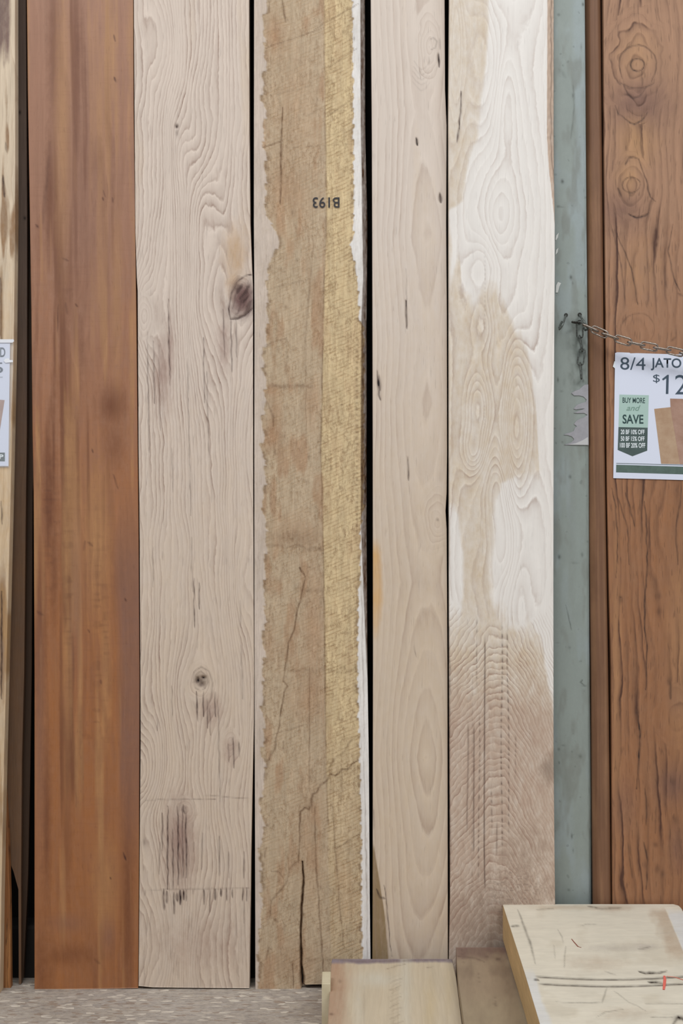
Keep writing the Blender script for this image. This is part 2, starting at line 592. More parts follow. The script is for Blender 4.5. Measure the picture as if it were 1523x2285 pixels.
mC = wood('shadowed_brown_wood', [(70, 52, 38)], (48, 36, 28), (30, 22, 18), lineS=0.35)
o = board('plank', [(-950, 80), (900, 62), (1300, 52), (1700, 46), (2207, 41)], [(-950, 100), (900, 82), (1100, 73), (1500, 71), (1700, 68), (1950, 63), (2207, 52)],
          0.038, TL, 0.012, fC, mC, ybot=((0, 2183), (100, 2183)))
tag(o, 'narrow very dark brown plank deep in the gap left of the reddish plank', 'plank')


# --- D reddish brown smooth plank
def fD(f):
    X, Y = f.X, f.Y
    sl = X - (Y - 1100) * 0.012
    f.ring = (sl + vn(X, Y, 60, 420, 21, 2) * 40) / 26
    f.amp = f.amp * (0.35 + 0.5 * sstep(-0.2, 0.5, vn(X, Y, 90, 300, 6)))
    f.xw = f.xw + vn(X, Y, 80, 350, 61, 2) * 14 - Y * 0.012
    f.tint(0, sstep(350, 1500, Y) * 0.85)                                    # more orange lower down
    f.tint(2, sstep(0.1, 0.7, vn(sl, Y, 22, 480, 37, 3)) * 0.6)
    f.tint(1, sstep(0.05, 0.5, vn(sl, Y, 22, 480, 31, 3)) * 0.8 * sstep(250, 200, X - 20 + (Y - 1200) * 0.0))
    f.tint(1, f.g(112, 440, 12, 130) * 0.9); f.tint(1, f.g(120, 90, 14, 190) * 0.7)
    f.tint(1, f.g(250, 905, 28, 42) * 0.85); f.tint(1, f.g(252, 990, 22, 50) * 0.5)
    f.tint(1, f.g(110, 1120, 16, 120) * 0.8); f.tint(1, f.g(120, 1260, 9, 120) * 0.6); f.tint(1, f.g(88, 1400, 14, 200) * 0.7)
    f.tint(1, f.g(104, 1830, 9, 180) * 0.75); f.tint(1, f.g(150, 1850, 10, 130) * 0.5); f.tint(1, f.g(160, 2130, 60, 25) * 0.5)
    f.tint(1, f.g(285, 2000, 14, 260) * 0.7); f.tint(1, f.g(95, 2150, 18, 80) * 0.5)
    f.tint(2, f.g(140, 300, 16, 280) * 0.7); f.tint(2, f.g(215, 1210, 30, 160) * 0.6); f.tint(2, f.g(235, 1500, 12, 150) * 0.5)
    f.tint(2, f.g(235, 1970, 26, 90) * 0.5); f.tint(2, f.g(260, 640, 12, 200) * 0.5); f.tint(2, f.g(150, 1500, 10, 250) * 0.45)
    f.tint(3, sstep(250, 275, X - 0.01 * (Y - 1300) + vn(X, Y, 20, 200, 4) * 12) * sstep(1080, 1320, Y) * sstep(2000, 1650, Y) * 0.75)
    f.tint(3, f.g(190, 480, 70, 300) * 0.45); f.tint(3, f.g(170, 1330, 12, 160) * 0.5)
    f.tint(3, f.g(88, 1650, 12, 260) * 0.5); f.tint(3, f.g(240, 2090, 16, 40) * 0.5); f.tint(3, f.g(150, 2060, 40, 20) * 0.4)
    # tear-out ribbons across the fibres
    rb = sstep(0.25, 0.6, vn(X, Y, 22, 7, 77, 1)) * (f.g(112, 1150, 18, 170) + f.g(155, 1320, 12, 200) + f.g(225, 1400, 20, 200) + f.g(210, 1620, 30, 40) + f.g(155, 615, 16, 40)) 
    f.dark = np.maximum(f.dark, np.clip(rb, 0, 1) * 0.22)
    f.line([(112, 318), (96, 498)], 5, 0.30); f.line([(80, 502), (86, 508)], 3, 0.6)
    f.line([(253, 78), (257, 92)], 2.2, 0.6); f.line([(256, 172), (259, 182)], 2.2, 0.75); f.line([(228, 440), (230, 448)], 1.8, 0.7)
    f.line([(250, 440), (252, 452)], 1.6, 0.6); f.line([(231, 425), (235, 440)], 1.5, 0.4)
    f.line([(141, 578), (152, 582)], 2.5, 0.6); f.line([(130, 680), (128, 740)], 2, 0.45); f.line([(168, 678), (172, 684)], 2, 0.6)
    f.line([(146, 676), (150, 700)], 3, 0.35); f.line([(205, 1003), (207, 1010)], 1.8, 0.6); f.line([(252, 1058), (262, 1090)], 2, 0.5)
    f.line([(279, 1336), (281, 1342)], 2, 0.7); f.line([(196, 1405), (200, 1412)], 2.2, 0.6); f.line([(224, 1518), (226, 1526)], 3, 0.4)
    f.line([(195, 1210), (206, 1218)], 3, 0.35); f.line([(276, 1902), (281, 1920)], 2.2, 0.75); f.line([(246, 1958), (248, 1962)], 2, 0.6)
    f.line([(190, 1208), (186, 1228)], 3, 0.25); f.line([(84, 1365), (94, 1372)], 4, 0.5); f.line([(210, 2140), (222, 2150)], 4, 0.35)
    f.line([(160, 1580), (168, 1700), (170, 1800)], 3, 0.18)


mD = wood('reddish_mahogany_wood', [(154, 113, 90), (153, 98, 56), (108, 64, 40), (176, 132, 88), (130, 94, 78)],
          (114, 72, 50), (80, 46, 34), lineS=0.42, wob=0.9, wobs=(20, 3), fib=(520, 9, 0.06), mott=0.06, rough=0.42,
          pore=(330, 40, 0.14, 0.66), bump=0.06, sharp=0.7, band=0.3, cross=0.10, spec=0.4)
o = board('plank', [(-950, 55), (0, 60), (200, 62), (480, 66.5), (700, 70), (960, 72.5), (1100, 75), (1500, 77), (2210, 77)],
          [(-950, 292), (0, 297), (250, 298), (600, 302.5), (900, 306), (1200, 309), (1500, 311), (1900, 310), (2210, 308)],
          0.0, TL, 0.03, fD, mD, ybot=((77, 2209), (308, 2205)))
tag(o, 'smooth reddish-brown plank, the leftmost of the five wide ones', 'plank')


# --- E pale knotty oak plank
def fE(f):
    X, Y = f.X, f.Y
    f.push(534, 660, 60, 90, 0.75); f.push(447, 1522, 50, 85, 0.8); f.push(412, 1812, 42, 60, 0.8)
    f.push(515, 1655, 26, 45, 0.7); f.push(395, 283, 14, 40, 0.6); f.push(462, 665, 40, 110, 0.5)
    xs = f.xw + vn(X, Y, 45, 170, 11, 2) * 15
    hill = 6.5 * f.g(448, 480, 42, 130) + 5 * f.g(325, 690, 34, 110) + 6 * f.g(548, 980, 40, 170) + 4.5 * f.g(540, 1270, 40, 130)
    hill += 7 * f.g(460, 690, 55, 190) - 4 * f.g(370, 120, 45, 140) + 4 * f.g(400, 300, 30, 130)
    hill -= 6 * f.g(330, 1720, 45, 90) + 4 * f.g(360, 2100, 50, 120) - 4 * f.g(440, 2150, 40, 120)
    # lines swing left below the round knot
    sw = sstep(1560, 1800, Y) * (1 - sstep(1800, 1950, Y)) * 18
    f.ring = (xs + sw) / 9.5 + hill
    f.amp = f.amp * (0.55 + 0.5 * sstep(-0.5, 0.6, vn(X, Y, 60, 200, 5)))
    f.amp *= 1 - 0.5 * sstep(500, 560, X) * sstep(420, 300, Y)
    f.eye(447, 1520, 34, 46, 4.6, 0.9); f.eye(536, 660, 36, 62, 5.5, 1.0); f.eye(412, 1808, 26, 34, 3, 0.8); f.eye(514, 1655, 20, 30, 3, 0.8)
    f.eye(322, 705, 20, 52, 3.5, 0.7)
    # tone
    f.tint(0, sstep(600, 1600, Y) * 0.55); f.tint(0, sstep(0.1, 0.6, vn(X, Y, 50, 300, 41)) * 0.4)
    f.tint(1, f.g(525, 570, 28, 60) * 0.7); f.tint(1, f.g(520, 620, 18, 40) * 0.6)                       # amber halo of the big knot
    f.tint(2, f.g(542, 668, 26, 38, 3) * 1.0); f.tint(2, f.g(525, 690, 22, 22) * 0.6)                    # plum knot
    f.tint(3, f.g(362, 830, 20, 90) * 0.55); f.tint(3, f.g(378, 790, 9, 90) * 0.5); f.tint(3, f.g(498, 770, 14, 55) * 0.5)
    f.tint(3, f.g(400, 1880, 32, 90) * 0.75); f.tint(3, f.g(470, 1585, 26, 30) * 0.5); f.tint(3, f.g(515, 1670, 16, 34) * 0.4)
    f.tint(3, f.g(450, 2100, 110, 60) * 0.25)
    # the knots themselves
    th = np.arctan2(Y - 668, X - 542)
    kn = f.g(542, 664, 24, 42, 3)
    f.dark = np.maximum(f.dark, kn * (0.10 + 0.75 * sstep(-0.05, 0.35, vn(X + Y * 0.5, Y, 8, 20, 8, 3))))
    f.line([(514, 712), (530, 711), (545, 704), (563, 690)], 3, 0.9, 2)
    f.line([(514, 712), (510, 690), (516, 655), (530, 628), (548, 615), (562, 612)], 2.2, 0.7)
    f.line([(530, 700), (540, 670), (552, 655), (548, 640)], 2.5, 0.55); f.line([(520, 690), (526, 655), (540, 640)], 2, 0.5)
    f.spot(448, 1521, 13, 14, 0.72, 7); f.spot(441, 1519, 6, 9, 1.0, 10); f.spot(453, 1513, 7, 5, 1.0, 10); f.spot(449, 1527, 9, 8, 0.75, 9)
    f.line([(433, 1522), (436, 1506), (448, 1498), (460, 1508), (464, 1522), (458, 1536), (446, 1541), (436, 1535), (433, 1522)], 2.0, 0.35)
    f.line([(429, 1524), (432, 1500), (448, 1488), (466, 1498), (474, 1524), (470, 1560), (462, 1575)], 1.8, 0.3)
    f.spot(394, 282, 3.5, 4.5, 1.0, 4); f.spot(395, 296, 3.5, 8, 0.45)
    f.line([(409, 1796), (408, 1808), (412, 1815)], 3, 0.7)
    # dark checks and mineral streaks
    for (x, y0, y1, s) in [(439, 1542, 1610, .75), (453, 1545, 1600, .7), (462, 1560, 1625, .55), (479, 1545, 1600, .65), (468, 1575, 1640, .5),
                           (375, 668, 860, .7), (328, 740, 1010, .45), (342, 760, 900, .5), (354, 770, 960, .3), (418, 800, 900, .35), (454, 755, 900, .55),
                           (420, 880, 1150, .4), (462, 830, 1020, .4), (432, 1290, 1400, .6), (444, 1300, 1360, .6), (427, 1200, 1320, .3), (498, 690, 800, .5),
                           (515, 715, 830, .6), (526, 710, 800, .5), (383, 1000, 1100, .3), (340, 1220, 1310, .35), (363, 1230, 1250, .3),
                           (520, 1645, 1715, .6), (533, 1655, 1690, .5), (509, 1660, 1700, .5), (383, 1530, 1600, .3), (351, 1600, 1630, .4), (538, 1440, 1560, .3), 
                           (486, 1560, 1790, .4), (536, 1340, 1400, .3)]:
        f.line([(x, y0), (x + (y1 - y0) * 0.02, y1)], 1.6, s)
    for (x, y0, y1, s) in [(363, 1815, 1900, .6), (374, 1800, 1985, .75), (385, 1850, 1985, .6), (397, 1800, 1975, .8), (407, 1810, 1960, .55), (414, 1800, 1960, .7),
                           (356, 1880, 1950, .4), (489, 1865, 1955, .5), (452, 1860, 1940, .35), (433, 1880, 1900, .3), (510, 1900, 1960, .3)]:
        f.line([(x, y0), (x + random.uniform(-2, 3), y1)], 1.8, s)
    rnd = random.Random(4)
    for (x, a, b, wd, s) in [(365, 1985, 2030, 3, .7), (372, 1990, 2015, 3, .7), (388, 1992, 2040, 2, .75), (396, 1995, 2010, 4, .8), (402, 1987, 2018, 3, .85),
                             (409, 1988, 2008, 3, .7), (415, 1987, 2010, 1.6, .6), (455, 1985, 2018, 2, .85), (468, 1985, 2035, 1.5, .7), (480, 1984, 2008, 3, .85),
                             (492, 1983, 2000, 2, .75), (506, 1982, 2010, 2, .6), (519, 1984, 2004, 1.5, .6), (541, 1980, 2010, 2, .7), (551, 1982, 2010, 2, .6), (544, 1900, 1960, 1.5, .6), (544, 2010, 2060, 1.5, .4), (431, 1985, 1996, 1.4, .4), (323, 1986, 1998, 1.5, .4)]:
        f.line([(x, a), (x, b)], wd, s)
    f.line([(322, 1986), (556, 1982)], 2, 0.22); f.line([(318, 1785), (480, 1784)], 1.4, 0.35); f.line([(450, 1774), (560, 1783)], 1.4, 0.3)
    f.spot(322, 1880, 5, 8, 0.3)
    for k in range(40):
        x = rnd.uniform(312, 556); y = rnd.uniform(2020, 2190)
        f.line([(x, y), (x + rnd.uniform(-1, 1), y + rnd.uniform(15, 60))], 1.3, rnd.uniform(.08, .25))


mE = wood('pale_knotty_oak', [(208, 193, 180), (200, 180, 157), (182, 148, 108), (112, 84, 80), (146, 116, 106)],
          (142, 116, 102), (66, 46, 42), lineS=0.85, wob=0.6, wobs=(26, 8), fib=(430, 16, 0.05), pore=(300, 22, 0.14, 0.64),
          mott=0.035, rough=0.65, bump=0.4, band=0.15, hi=0.10)
o = board('plank', [(-950, 295), (0, 298.5), (500, 301.5), (620, 305), (650, 307), (1000, 309), (1200, 311.5), (1500, 313), (1650, 313.5), (2100, 310), (2210, 309)],
          [(-950, 551), (0, 555), (300, 556), (500, 558), (600, 562), (640, 564), (800, 564), (1100, 564.5), (1500, 566.5), (1620, 566), (1750, 563), (1900, 560), (2210, 556)],
          -0.001, TL, 0.028, fE, mE, ybot=((309, 2200), (340, 2203), (400, 2204), (556, 2205)))
tag(o, 'pale oak plank with a round knot hole and a plum-coloured knot on its right edge', 'plank')


# --- F rough-sawn plank with bark edge
def edgeR(y):    # face/bark boundary of the rough plank
    return np.interp(y, [-950, 0, 200, 500, 620, 720, 1000, 1180, 1280, 1500, 1700, 2000, 2210],
                     [800, 803.5, 804, 808, 810, 806, 804.5, 805, 809, 818, 822, 824, 827])


def fF(f):
    X, Y = f.X, f.Y
    eR = edgeR(Y)
    f.xw = X + vn(X, Y, 60, 260, 61, 2) * 5
    f.ring = (X + vn(X, Y, 40, 260, 13, 2) * 10) / 17
    jagL = 591 + vn(X, Y, 900, 34, 14, 3) * 9 + vn(X, Y, 900, 6, 24, 2) * 2.5 + np.interp(Y, [0, 170, 420, 480, 520, 545, 600, 760, 1000, 1250, 1500, 1800, 2200], [0, -4, 0, 5, 22, 30, 10, 0, -4, 0, -2, -6, -16])
    # saw-tooth steps of the planed margin
    jagL += (((Y + vn(X, Y, 900, 120, 8, 1) * 30) / 52) % 1.0 - 0.5) * 7
    planeL = sstep(2.5, -2.5, X - jagL)
    jagR = np.interp(Y, [-950, 0, 200, 300, 520, 545, 600, 650, 715, 730, 1130, 1180, 1290, 1330, 1500, 1700, 1830, 2000, 2210],
                     [786, 786, 787, 788, 789, 782, 793, 799, 802, 812, 812, 803, 804, 799, 797, 802, 806, 806, 810])
    jagR = jagR + ((((Y + 30) / 34) % 1.0) - 0.5) * 4 * -1 + vn(X, Y, 900, 9, 15, 2) * 3
    planeR = sstep(-1.8, 1.8, X - jagR)
    up = sstep(1250, 1100, Y); low = sstep(1300, 1450, Y) * sstep(1900, 1780, Y)
    f.tint(3, planeR * 1.0)
    f.tint(2, planeR * low * 0.0)
    f.tint(2, planeL * 0.95)
    pt = sstep(0.05, 0.55, vn(X, Y, 26, 90, 101, 3)) * (1 - planeL) * (1 - planeR)
    f.tint(1, pt * 0.65 * np.where(X > 722, 0.35, 1.0))
    # yellow heart between the dark line and the right margin
    ln = np.interp(Y, [-950, 0, 280, 500, 700, 850, 1000, 1100, 1300, 1500, 1700, 2210], [722, 722, 726, 728, 721, 719, 715, 718, 722, 724, 727, 740])
    yel = sstep(-3, 3, X - ln) * (1 - planeR)
    f.tint(0, yel * (0.95 - 0.6 * sstep(1550, 1850, Y)))
    # redder / browner patches
    f.tint(1, (1 - yel) * (1 - planeL) * np.clip(f.g(612, 75, 20, 45) * .8 + f.g(650, 250, 60, 160) * .35 + f.g(640, 430, 50, 60) * .55 + f.g(605, 975, 22, 30) * .9
              + f.g(615, 925, 16, 50) * .6 + f.g(695, 900, 20, 50) * .5 + f.g(665, 1190, 60, 40) * .45 + f.g(700, 1400, 25, 130) * .6 + f.g(690, 1560, 45, 60) * .5
              + f.g(690, 1870, 30, 120) * .45 + f.g(650, 2150, 60, 40) * .5 + f.g(600, 1430, 14, 50) * .5 + f.g(600, 870, 26, 14) * .7, 0, 1))
    f.amp = np.where(planeL + planeR > 0.5, 0.1, 0.55 + 0.45 * yel) + 0 * X
    # bark / wane on the right
    bark = sstep(-0.6, 0.8, X - eR) * sstep(1560, 1420, Y)
    below = sstep(0, 1, X - eR) * (1 - sstep(1560, 1420, Y))
    f.dark = np.maximum(f.dark, bark * (0.72 + 0.25 * vn(X, Y, 5, 60, 44, 2)))
    f.dep = f.dep + np.clip(X - eR, 0, 40) * 2.2 * sstep(1560, 1420, Y) + np.abs(vn(X, Y, 6, 14, 3, 2)) * bark * 6
    f.dep = f.dep + (1 - np.clip(planeL + planeR, 0, 1)) * (1.0 + 0.8 * vn(X, Y, 20, 90, 6, 2))
    # stains, seams and splits
    wobx = vn(X, Y, 900, 40, 16, 2) * 2.5
    d1 = np.exp(-((X - ln - wobx * 0.6) / 1.9) ** 2) * sstep(2000, 1750, Y)
    f.dark = np.maximum(f.dark, d1 * (0.30 + 0.25 * vn(X, Y, 900, 60, 17, 2) + 0.12 * sstep(700, 900, Y)))
    f.line([(697, 480), (698, 560), (690, 650), (682, 740), (682, 1000)], 2, 0.26)
    f.line([(690, 1490), (690, 1750)], 1.8, 0.45); f.line([(727, 1760), (724, 1690)], 1.5, 0.3)
    f.line([(702, 1800), (704, 1920), (712, 2030), (720, 2150), (724, 2200)], 2.0, 0.5)
    f.line([(742, 1800), (748, 1900), (756, 2010), (766, 2110)], 2.0, 0.35)
    f.line([(762, 1720), (761, 1800)], 1.5, 0.3)
    f.line([(676, 1275), (680, 1290), (675, 1320), (662, 1370), (656, 1405), (643, 1435), (640, 1465), (634, 1500), (631, 1520), (640, 1532), (633, 1545), (625, 1600), (624, 1620), (617, 1642)], 2.0, 0.62)
    f.line([(617, 1642), (612, 1670), (598, 1700), (590, 1730)], 3.2, 0.4); f.line([(632, 1655), (634, 1680)], 3, 0.35)
    f.line([(801, 1696), (786, 1704), (776, 1716), (762, 1718), (748, 1732), (736, 1728), (728, 1742), (715, 1752), (706, 1768), (697, 1772), (694, 1798), (690, 1806), (680, 1802), (670, 1812), (668, 1870), (666, 1925)], 2.4, 0.62)
    f.line([(800, 1640), (780, 1655), (765, 1680), (745, 1695), (730, 1720), (722, 1738)], 2.6, 0.34)
    f.line([(690, 1806), (694, 1798), (696, 1780)], 4.5, 0.5)
    f.line([(668, 1920), (655, 1928), (645, 1940), (640, 1970), (622, 1990), (605, 2010), (600, 2050)], 2.6, 0.38)
    f.line([(605, 1945), (622, 1945), (632, 1960)], 1.8, 0.3); f.line([(594, 1890), (590, 1915)], 2, 0.35)
    f.line([(594, 2140), (600, 2115), (606, 2120)], 2.5, 0.4); f.line([(610, 2050), (620, 2058)], 3, 0.4)
    f.line([(675, 1922), (677, 1960), (673, 2020), (671, 2090), (672, 2150), (674, 2207)], 2.2, 0.98, 14)
    f.line([(671, 2090), (673, 2207)], 2.8, 0.98, 16)
    f.line([(673, 2160), (675, 2209)], 4.5, 0.98, 16)
    f.line([(652, 2150), (655, 2208)], 1.3, 0.6)
    # cross stains
    for (y, x0, x1, s) in [(862, 592, 700, .38), (1222, 590, 722, .42), (1210, 640, 722, .2), (1227, 700, 722, .5), (1497, 640, 790, .26), (1320, 668, 722, .3), (2140, 680, 760, .25)]:
        d = np.exp(-((Y - y - vn(X, Y, 22, 900, int(y), 2) * 6) / 4.5) ** 2) * sstep(x0 - 6, x0 + 10, X) * sstep(x1 + 6, x1 - 10, X)
        f.dark = np.maximum(f.dark, d * s * (0.8 + 0.6 * vn(X, Y, 10, 6, 9, 2)))
    d = f.g(650, 1200, 60, 16) * 0.3 * (0.6 + 0.8 * np.abs(vn(X, Y, 8, 8, 19, 2))); f.dark = np.maximum(f.dark, d)
    # slanting scores
    for (x0, y0, x1, y1, s) in [(585, 330, 632, 313, .55), (700, 66, 800, 8, .4), (735, 150, 795, 108, .35), (728, 262, 790, 218, .35), (590, 108, 722, 62, .35), (640, 330, 795, 320, .18),
                                (600, 215, 700, 190, .18), (590, 648, 690, 622, .22), (590, 770, 640, 755, .3), (745, 1897, 800, 1862, .4), (755, 1908, 800, 1880, .25),
                                (590, 1645, 700, 1612, .3), (725, 302, 745, 300, .2), (680, 260, 722, 240, .2)]:
        f.line([(x0, y0), (x1, y1)], 1.6, s)
    f.line([(629, 0), (633, 25), (637, 50)], 3, 0.55); f.line([(630, 240), (626, 330), (627, 400), (625, 455)], 2.2, 0.65); f.line([(628, 355), (625, 440)], 4, 0.35)
    f.line([(598, 900), (608, 930), (610, 950)], 3, 0.4); f.line([(672, 1275), (668, 1268), (676, 1282)], 3, 0.6)
    rnd = random.Random(8)
    for k in range(130):
        x = rnd.uniform(596, 790); y = rnd.uniform(0, 2180)
        f.spot(x, y, rnd.uniform(1.2, 3), rnd.uniform(1.5, 6), rnd.uniform(.15, .45))
    # grain nicks at the planed margin
    mgl = np.exp(-((X - jagL - 3) / 4) ** 2)
    f.dark = np.maximum(f.dark, mgl * 0.42 * sstep(-0.2, 0.5, vn(X, Y, 900, 16, 23, 2)))
    mgr = np.exp(-((X - jagR + 3) / 3) ** 2)
    f.dark = np.maximum(f.dark, mgr * 0.5 * sstep(-0.2, 0.5, vn(X, Y, 900, 10, 24, 2)))
    dd = np.exp(-((X - 796) / 3) ** 2) * sstep(730, 780, Y) * sstep(1230, 1180, Y) * (((Y / 13) % 1.0) < 0.45)
    f.dark = np.maximum(f.dark, dd * 0.38)
    f.line([(806, 1290), (810, 1500), (812, 1680)], 1.4, 0.3); f.line([(812, 1700), (815, 1850), (818, 2000), (819, 2195)], 1.6, 0.32)


mF = wood('rough_sawn_wood', [(184, 164, 138), (208, 186, 146), (166, 132, 103), (196, 181, 168), (222, 218, 214)],
          (158, 130, 96), (92, 62, 38), lineS=0.4, wob=0.9, wobs=(34, 9), fib=(300, 24, 0.13), pore=(220, 34, 0.15, 0.66),
          mott=0.07, rough=0.8, bump=0.6, saw=(118, 0.46, 0.75, (168, 136, 98)), speck=(0.55, 150, 62, (146, 112, 80), (226, 210, 182)))
rough_plank = board('plank', [(-950, 566), (0, 566.5), (500, 566), (700, 567.5), (1000, 567), (1500, 567.5), (2000, 569), (2210, 569.5)],
          [(-950, 812), (0, 814), (300, 815), (500, 820), (700, 818), (1000, 818), (1200, 818), (1350, 819), (1500, 819.5), (1700, 822.5), (2000, 824.5), (2210, 827)],
          -0.0, TL, 0.034, fF, mF, ybot=((569, 2209), (670, 2210), (676, 2197), (826, 2196)), dx=1.6, dy=2.4)
tag(rough_plank, 'rough-sawn tan and yellow plank with a bark edge and stamped letters, split at its foot', 'plank')


# --- G narrow pale oak plank
def fG(f):
    X, Y = f.X, f.Y
    f.push(955, 120, 34, 120, 0.5)
    h = np.interp(Y, [-950, 0, 250, 520, 760, 900, 1050, 1300, 1500, 1690, 1720, 1950, 2210], [90, 50, 66, 34, 56, 44, 58, 84, 60, 26, 30, 66, 104]) * 0.62 + 6 + vn(X, Y, 400, 300, 33, 1) * 3
    x0 = 948 + vn(X, Y, 900, 500, 35, 1) * 10 - sstep(1900, 2200, Y) * 8
    xs = f.xw + vn(X, Y, 50, 260, 36, 2) * 7 - x0
    f.ring = np.sqrt(xs ** 2 + (h * 1.25) ** 2) / 11.5
    f.amp = f.amp * (0.42 + 0.4 * sstep(-0.3, 0.6, vn(X, Y, 60, 300, 38)))
    f.amp *= 1 + 0.6 * f.g(945, 170, 30, 60) + 0.5 * sstep(1600, 1750, Y)
    f.eye(957, 105, 34, 95, 5, 0.8); f.eye(975, 1160, 42, 85, 6, 0.85);
    f.tint(0, sstep(300, 1500, Y) * 0.8); f.tint(0, sstep(0.1, 0.6, vn(X, Y, 30, 400, 31)) * 0.3)
    f.tint(1, sstep(22, 8, X - 831 - 6 * np.sin((Y - 1215) / 190 * np.pi)) * sstep(1190, 1240, Y) * sstep(1450, 1330, Y) * 0.85)
    wd = np.interp(Y, [1880, 1960, 2030, 2135, 2210], [2, 14, 26, 35, 36])
    f.tint(2, sstep(wd + 1.5, wd - 1.5, X - 831 + vn(X, Y, 10, 50, 3) * 2) * sstep(1870, 1905, Y))
    f.line([(840, 1985), (848, 2003), (860, 2005)], 2.5, 0.75); f.line([(856, 1975), (862, 2005), (868, 2090), (874, 2135)], 1.3, 0.6)
    f.tint(2, f.g(966, 100, 8, 14) * 0.0)
    f.line([(929, 308), (931, 325)], 2.5, 0.85, 3); f.line([(906, 600), (907, 680)], 1.5, 0.25); f.line([(905, 670), (908, 735)], 2, 0.85, 3)
    f.line([(841, 828), (845, 880), (848, 893)], 2.2, 0.75, 2); f.line([(844, 840), (846, 872)], 4, 0.75, 2)
    f.line([(909, 1020), (911, 1055), (911, 1072)], 1.8, 0.8, 2); f.line([(978, 120), (979, 150)], 2.5, 0.7, 2); f.line([(981, 432), (983, 452)], 3.4, 0.9, 3)
    f.line([(980, 85), (981, 110)], 2, 0.35); f.spot(976, 1160, 3, 3, 0.45); f.line([(934, 150), (938, 175)], 1.5, 0.3)
    for k, (cy, wv) in enumerate([(150, 16), (162, 18), (172, 20), (184, 22), (196, 20)]):
        f.line([(940 - wv, cy - 14), (932, cy), (940, cy + 6), (950, cy), (958, cy - 14)], 1.6, 0.13)
    f.line([(958, 88), (966, 84), (974, 92), (970, 106), (960, 112)], 2, 0.25)
    f.line([(924, 1440), (927, 1465)], 1.5, 0.3); f.spot(961, 830, 1.5, 12, .2)
    f.line([(832, 1808), (834, 1850)], 1.5, .3)


mG = wood('pale_oak', [(211, 198, 186), (200, 181, 158), (206, 166, 114), (140, 118, 86)],
          (160, 135, 118), (60, 42, 38), lineS=0.62, wob=0.35, wobs=(16, 4), fib=(430, 10, 0.035), pore=(330, 24, 0.14, 0.66),
          mott=0.02, rough=0.6, bump=0.15, band=0.18)
o = board('plank', [(-950, 822), (0, 827), (300, 829.5), (600, 830.5), (1000, 831.5), (1500, 832), (2000, 831), (2210, 830)],
          [(-950, 988), (0, 991.5), (200, 992.5), (280, 996), (500, 995), (700, 996.5), (1000, 997), (1100, 996), (1140, 993.5), (1180, 996), (1500, 998), (2210, 999)],
          0.0, TL, 0.028, fG, mG)
tag(o, 'narrow pale oak plank standing just right of the rough-sawn plank', 'plank')


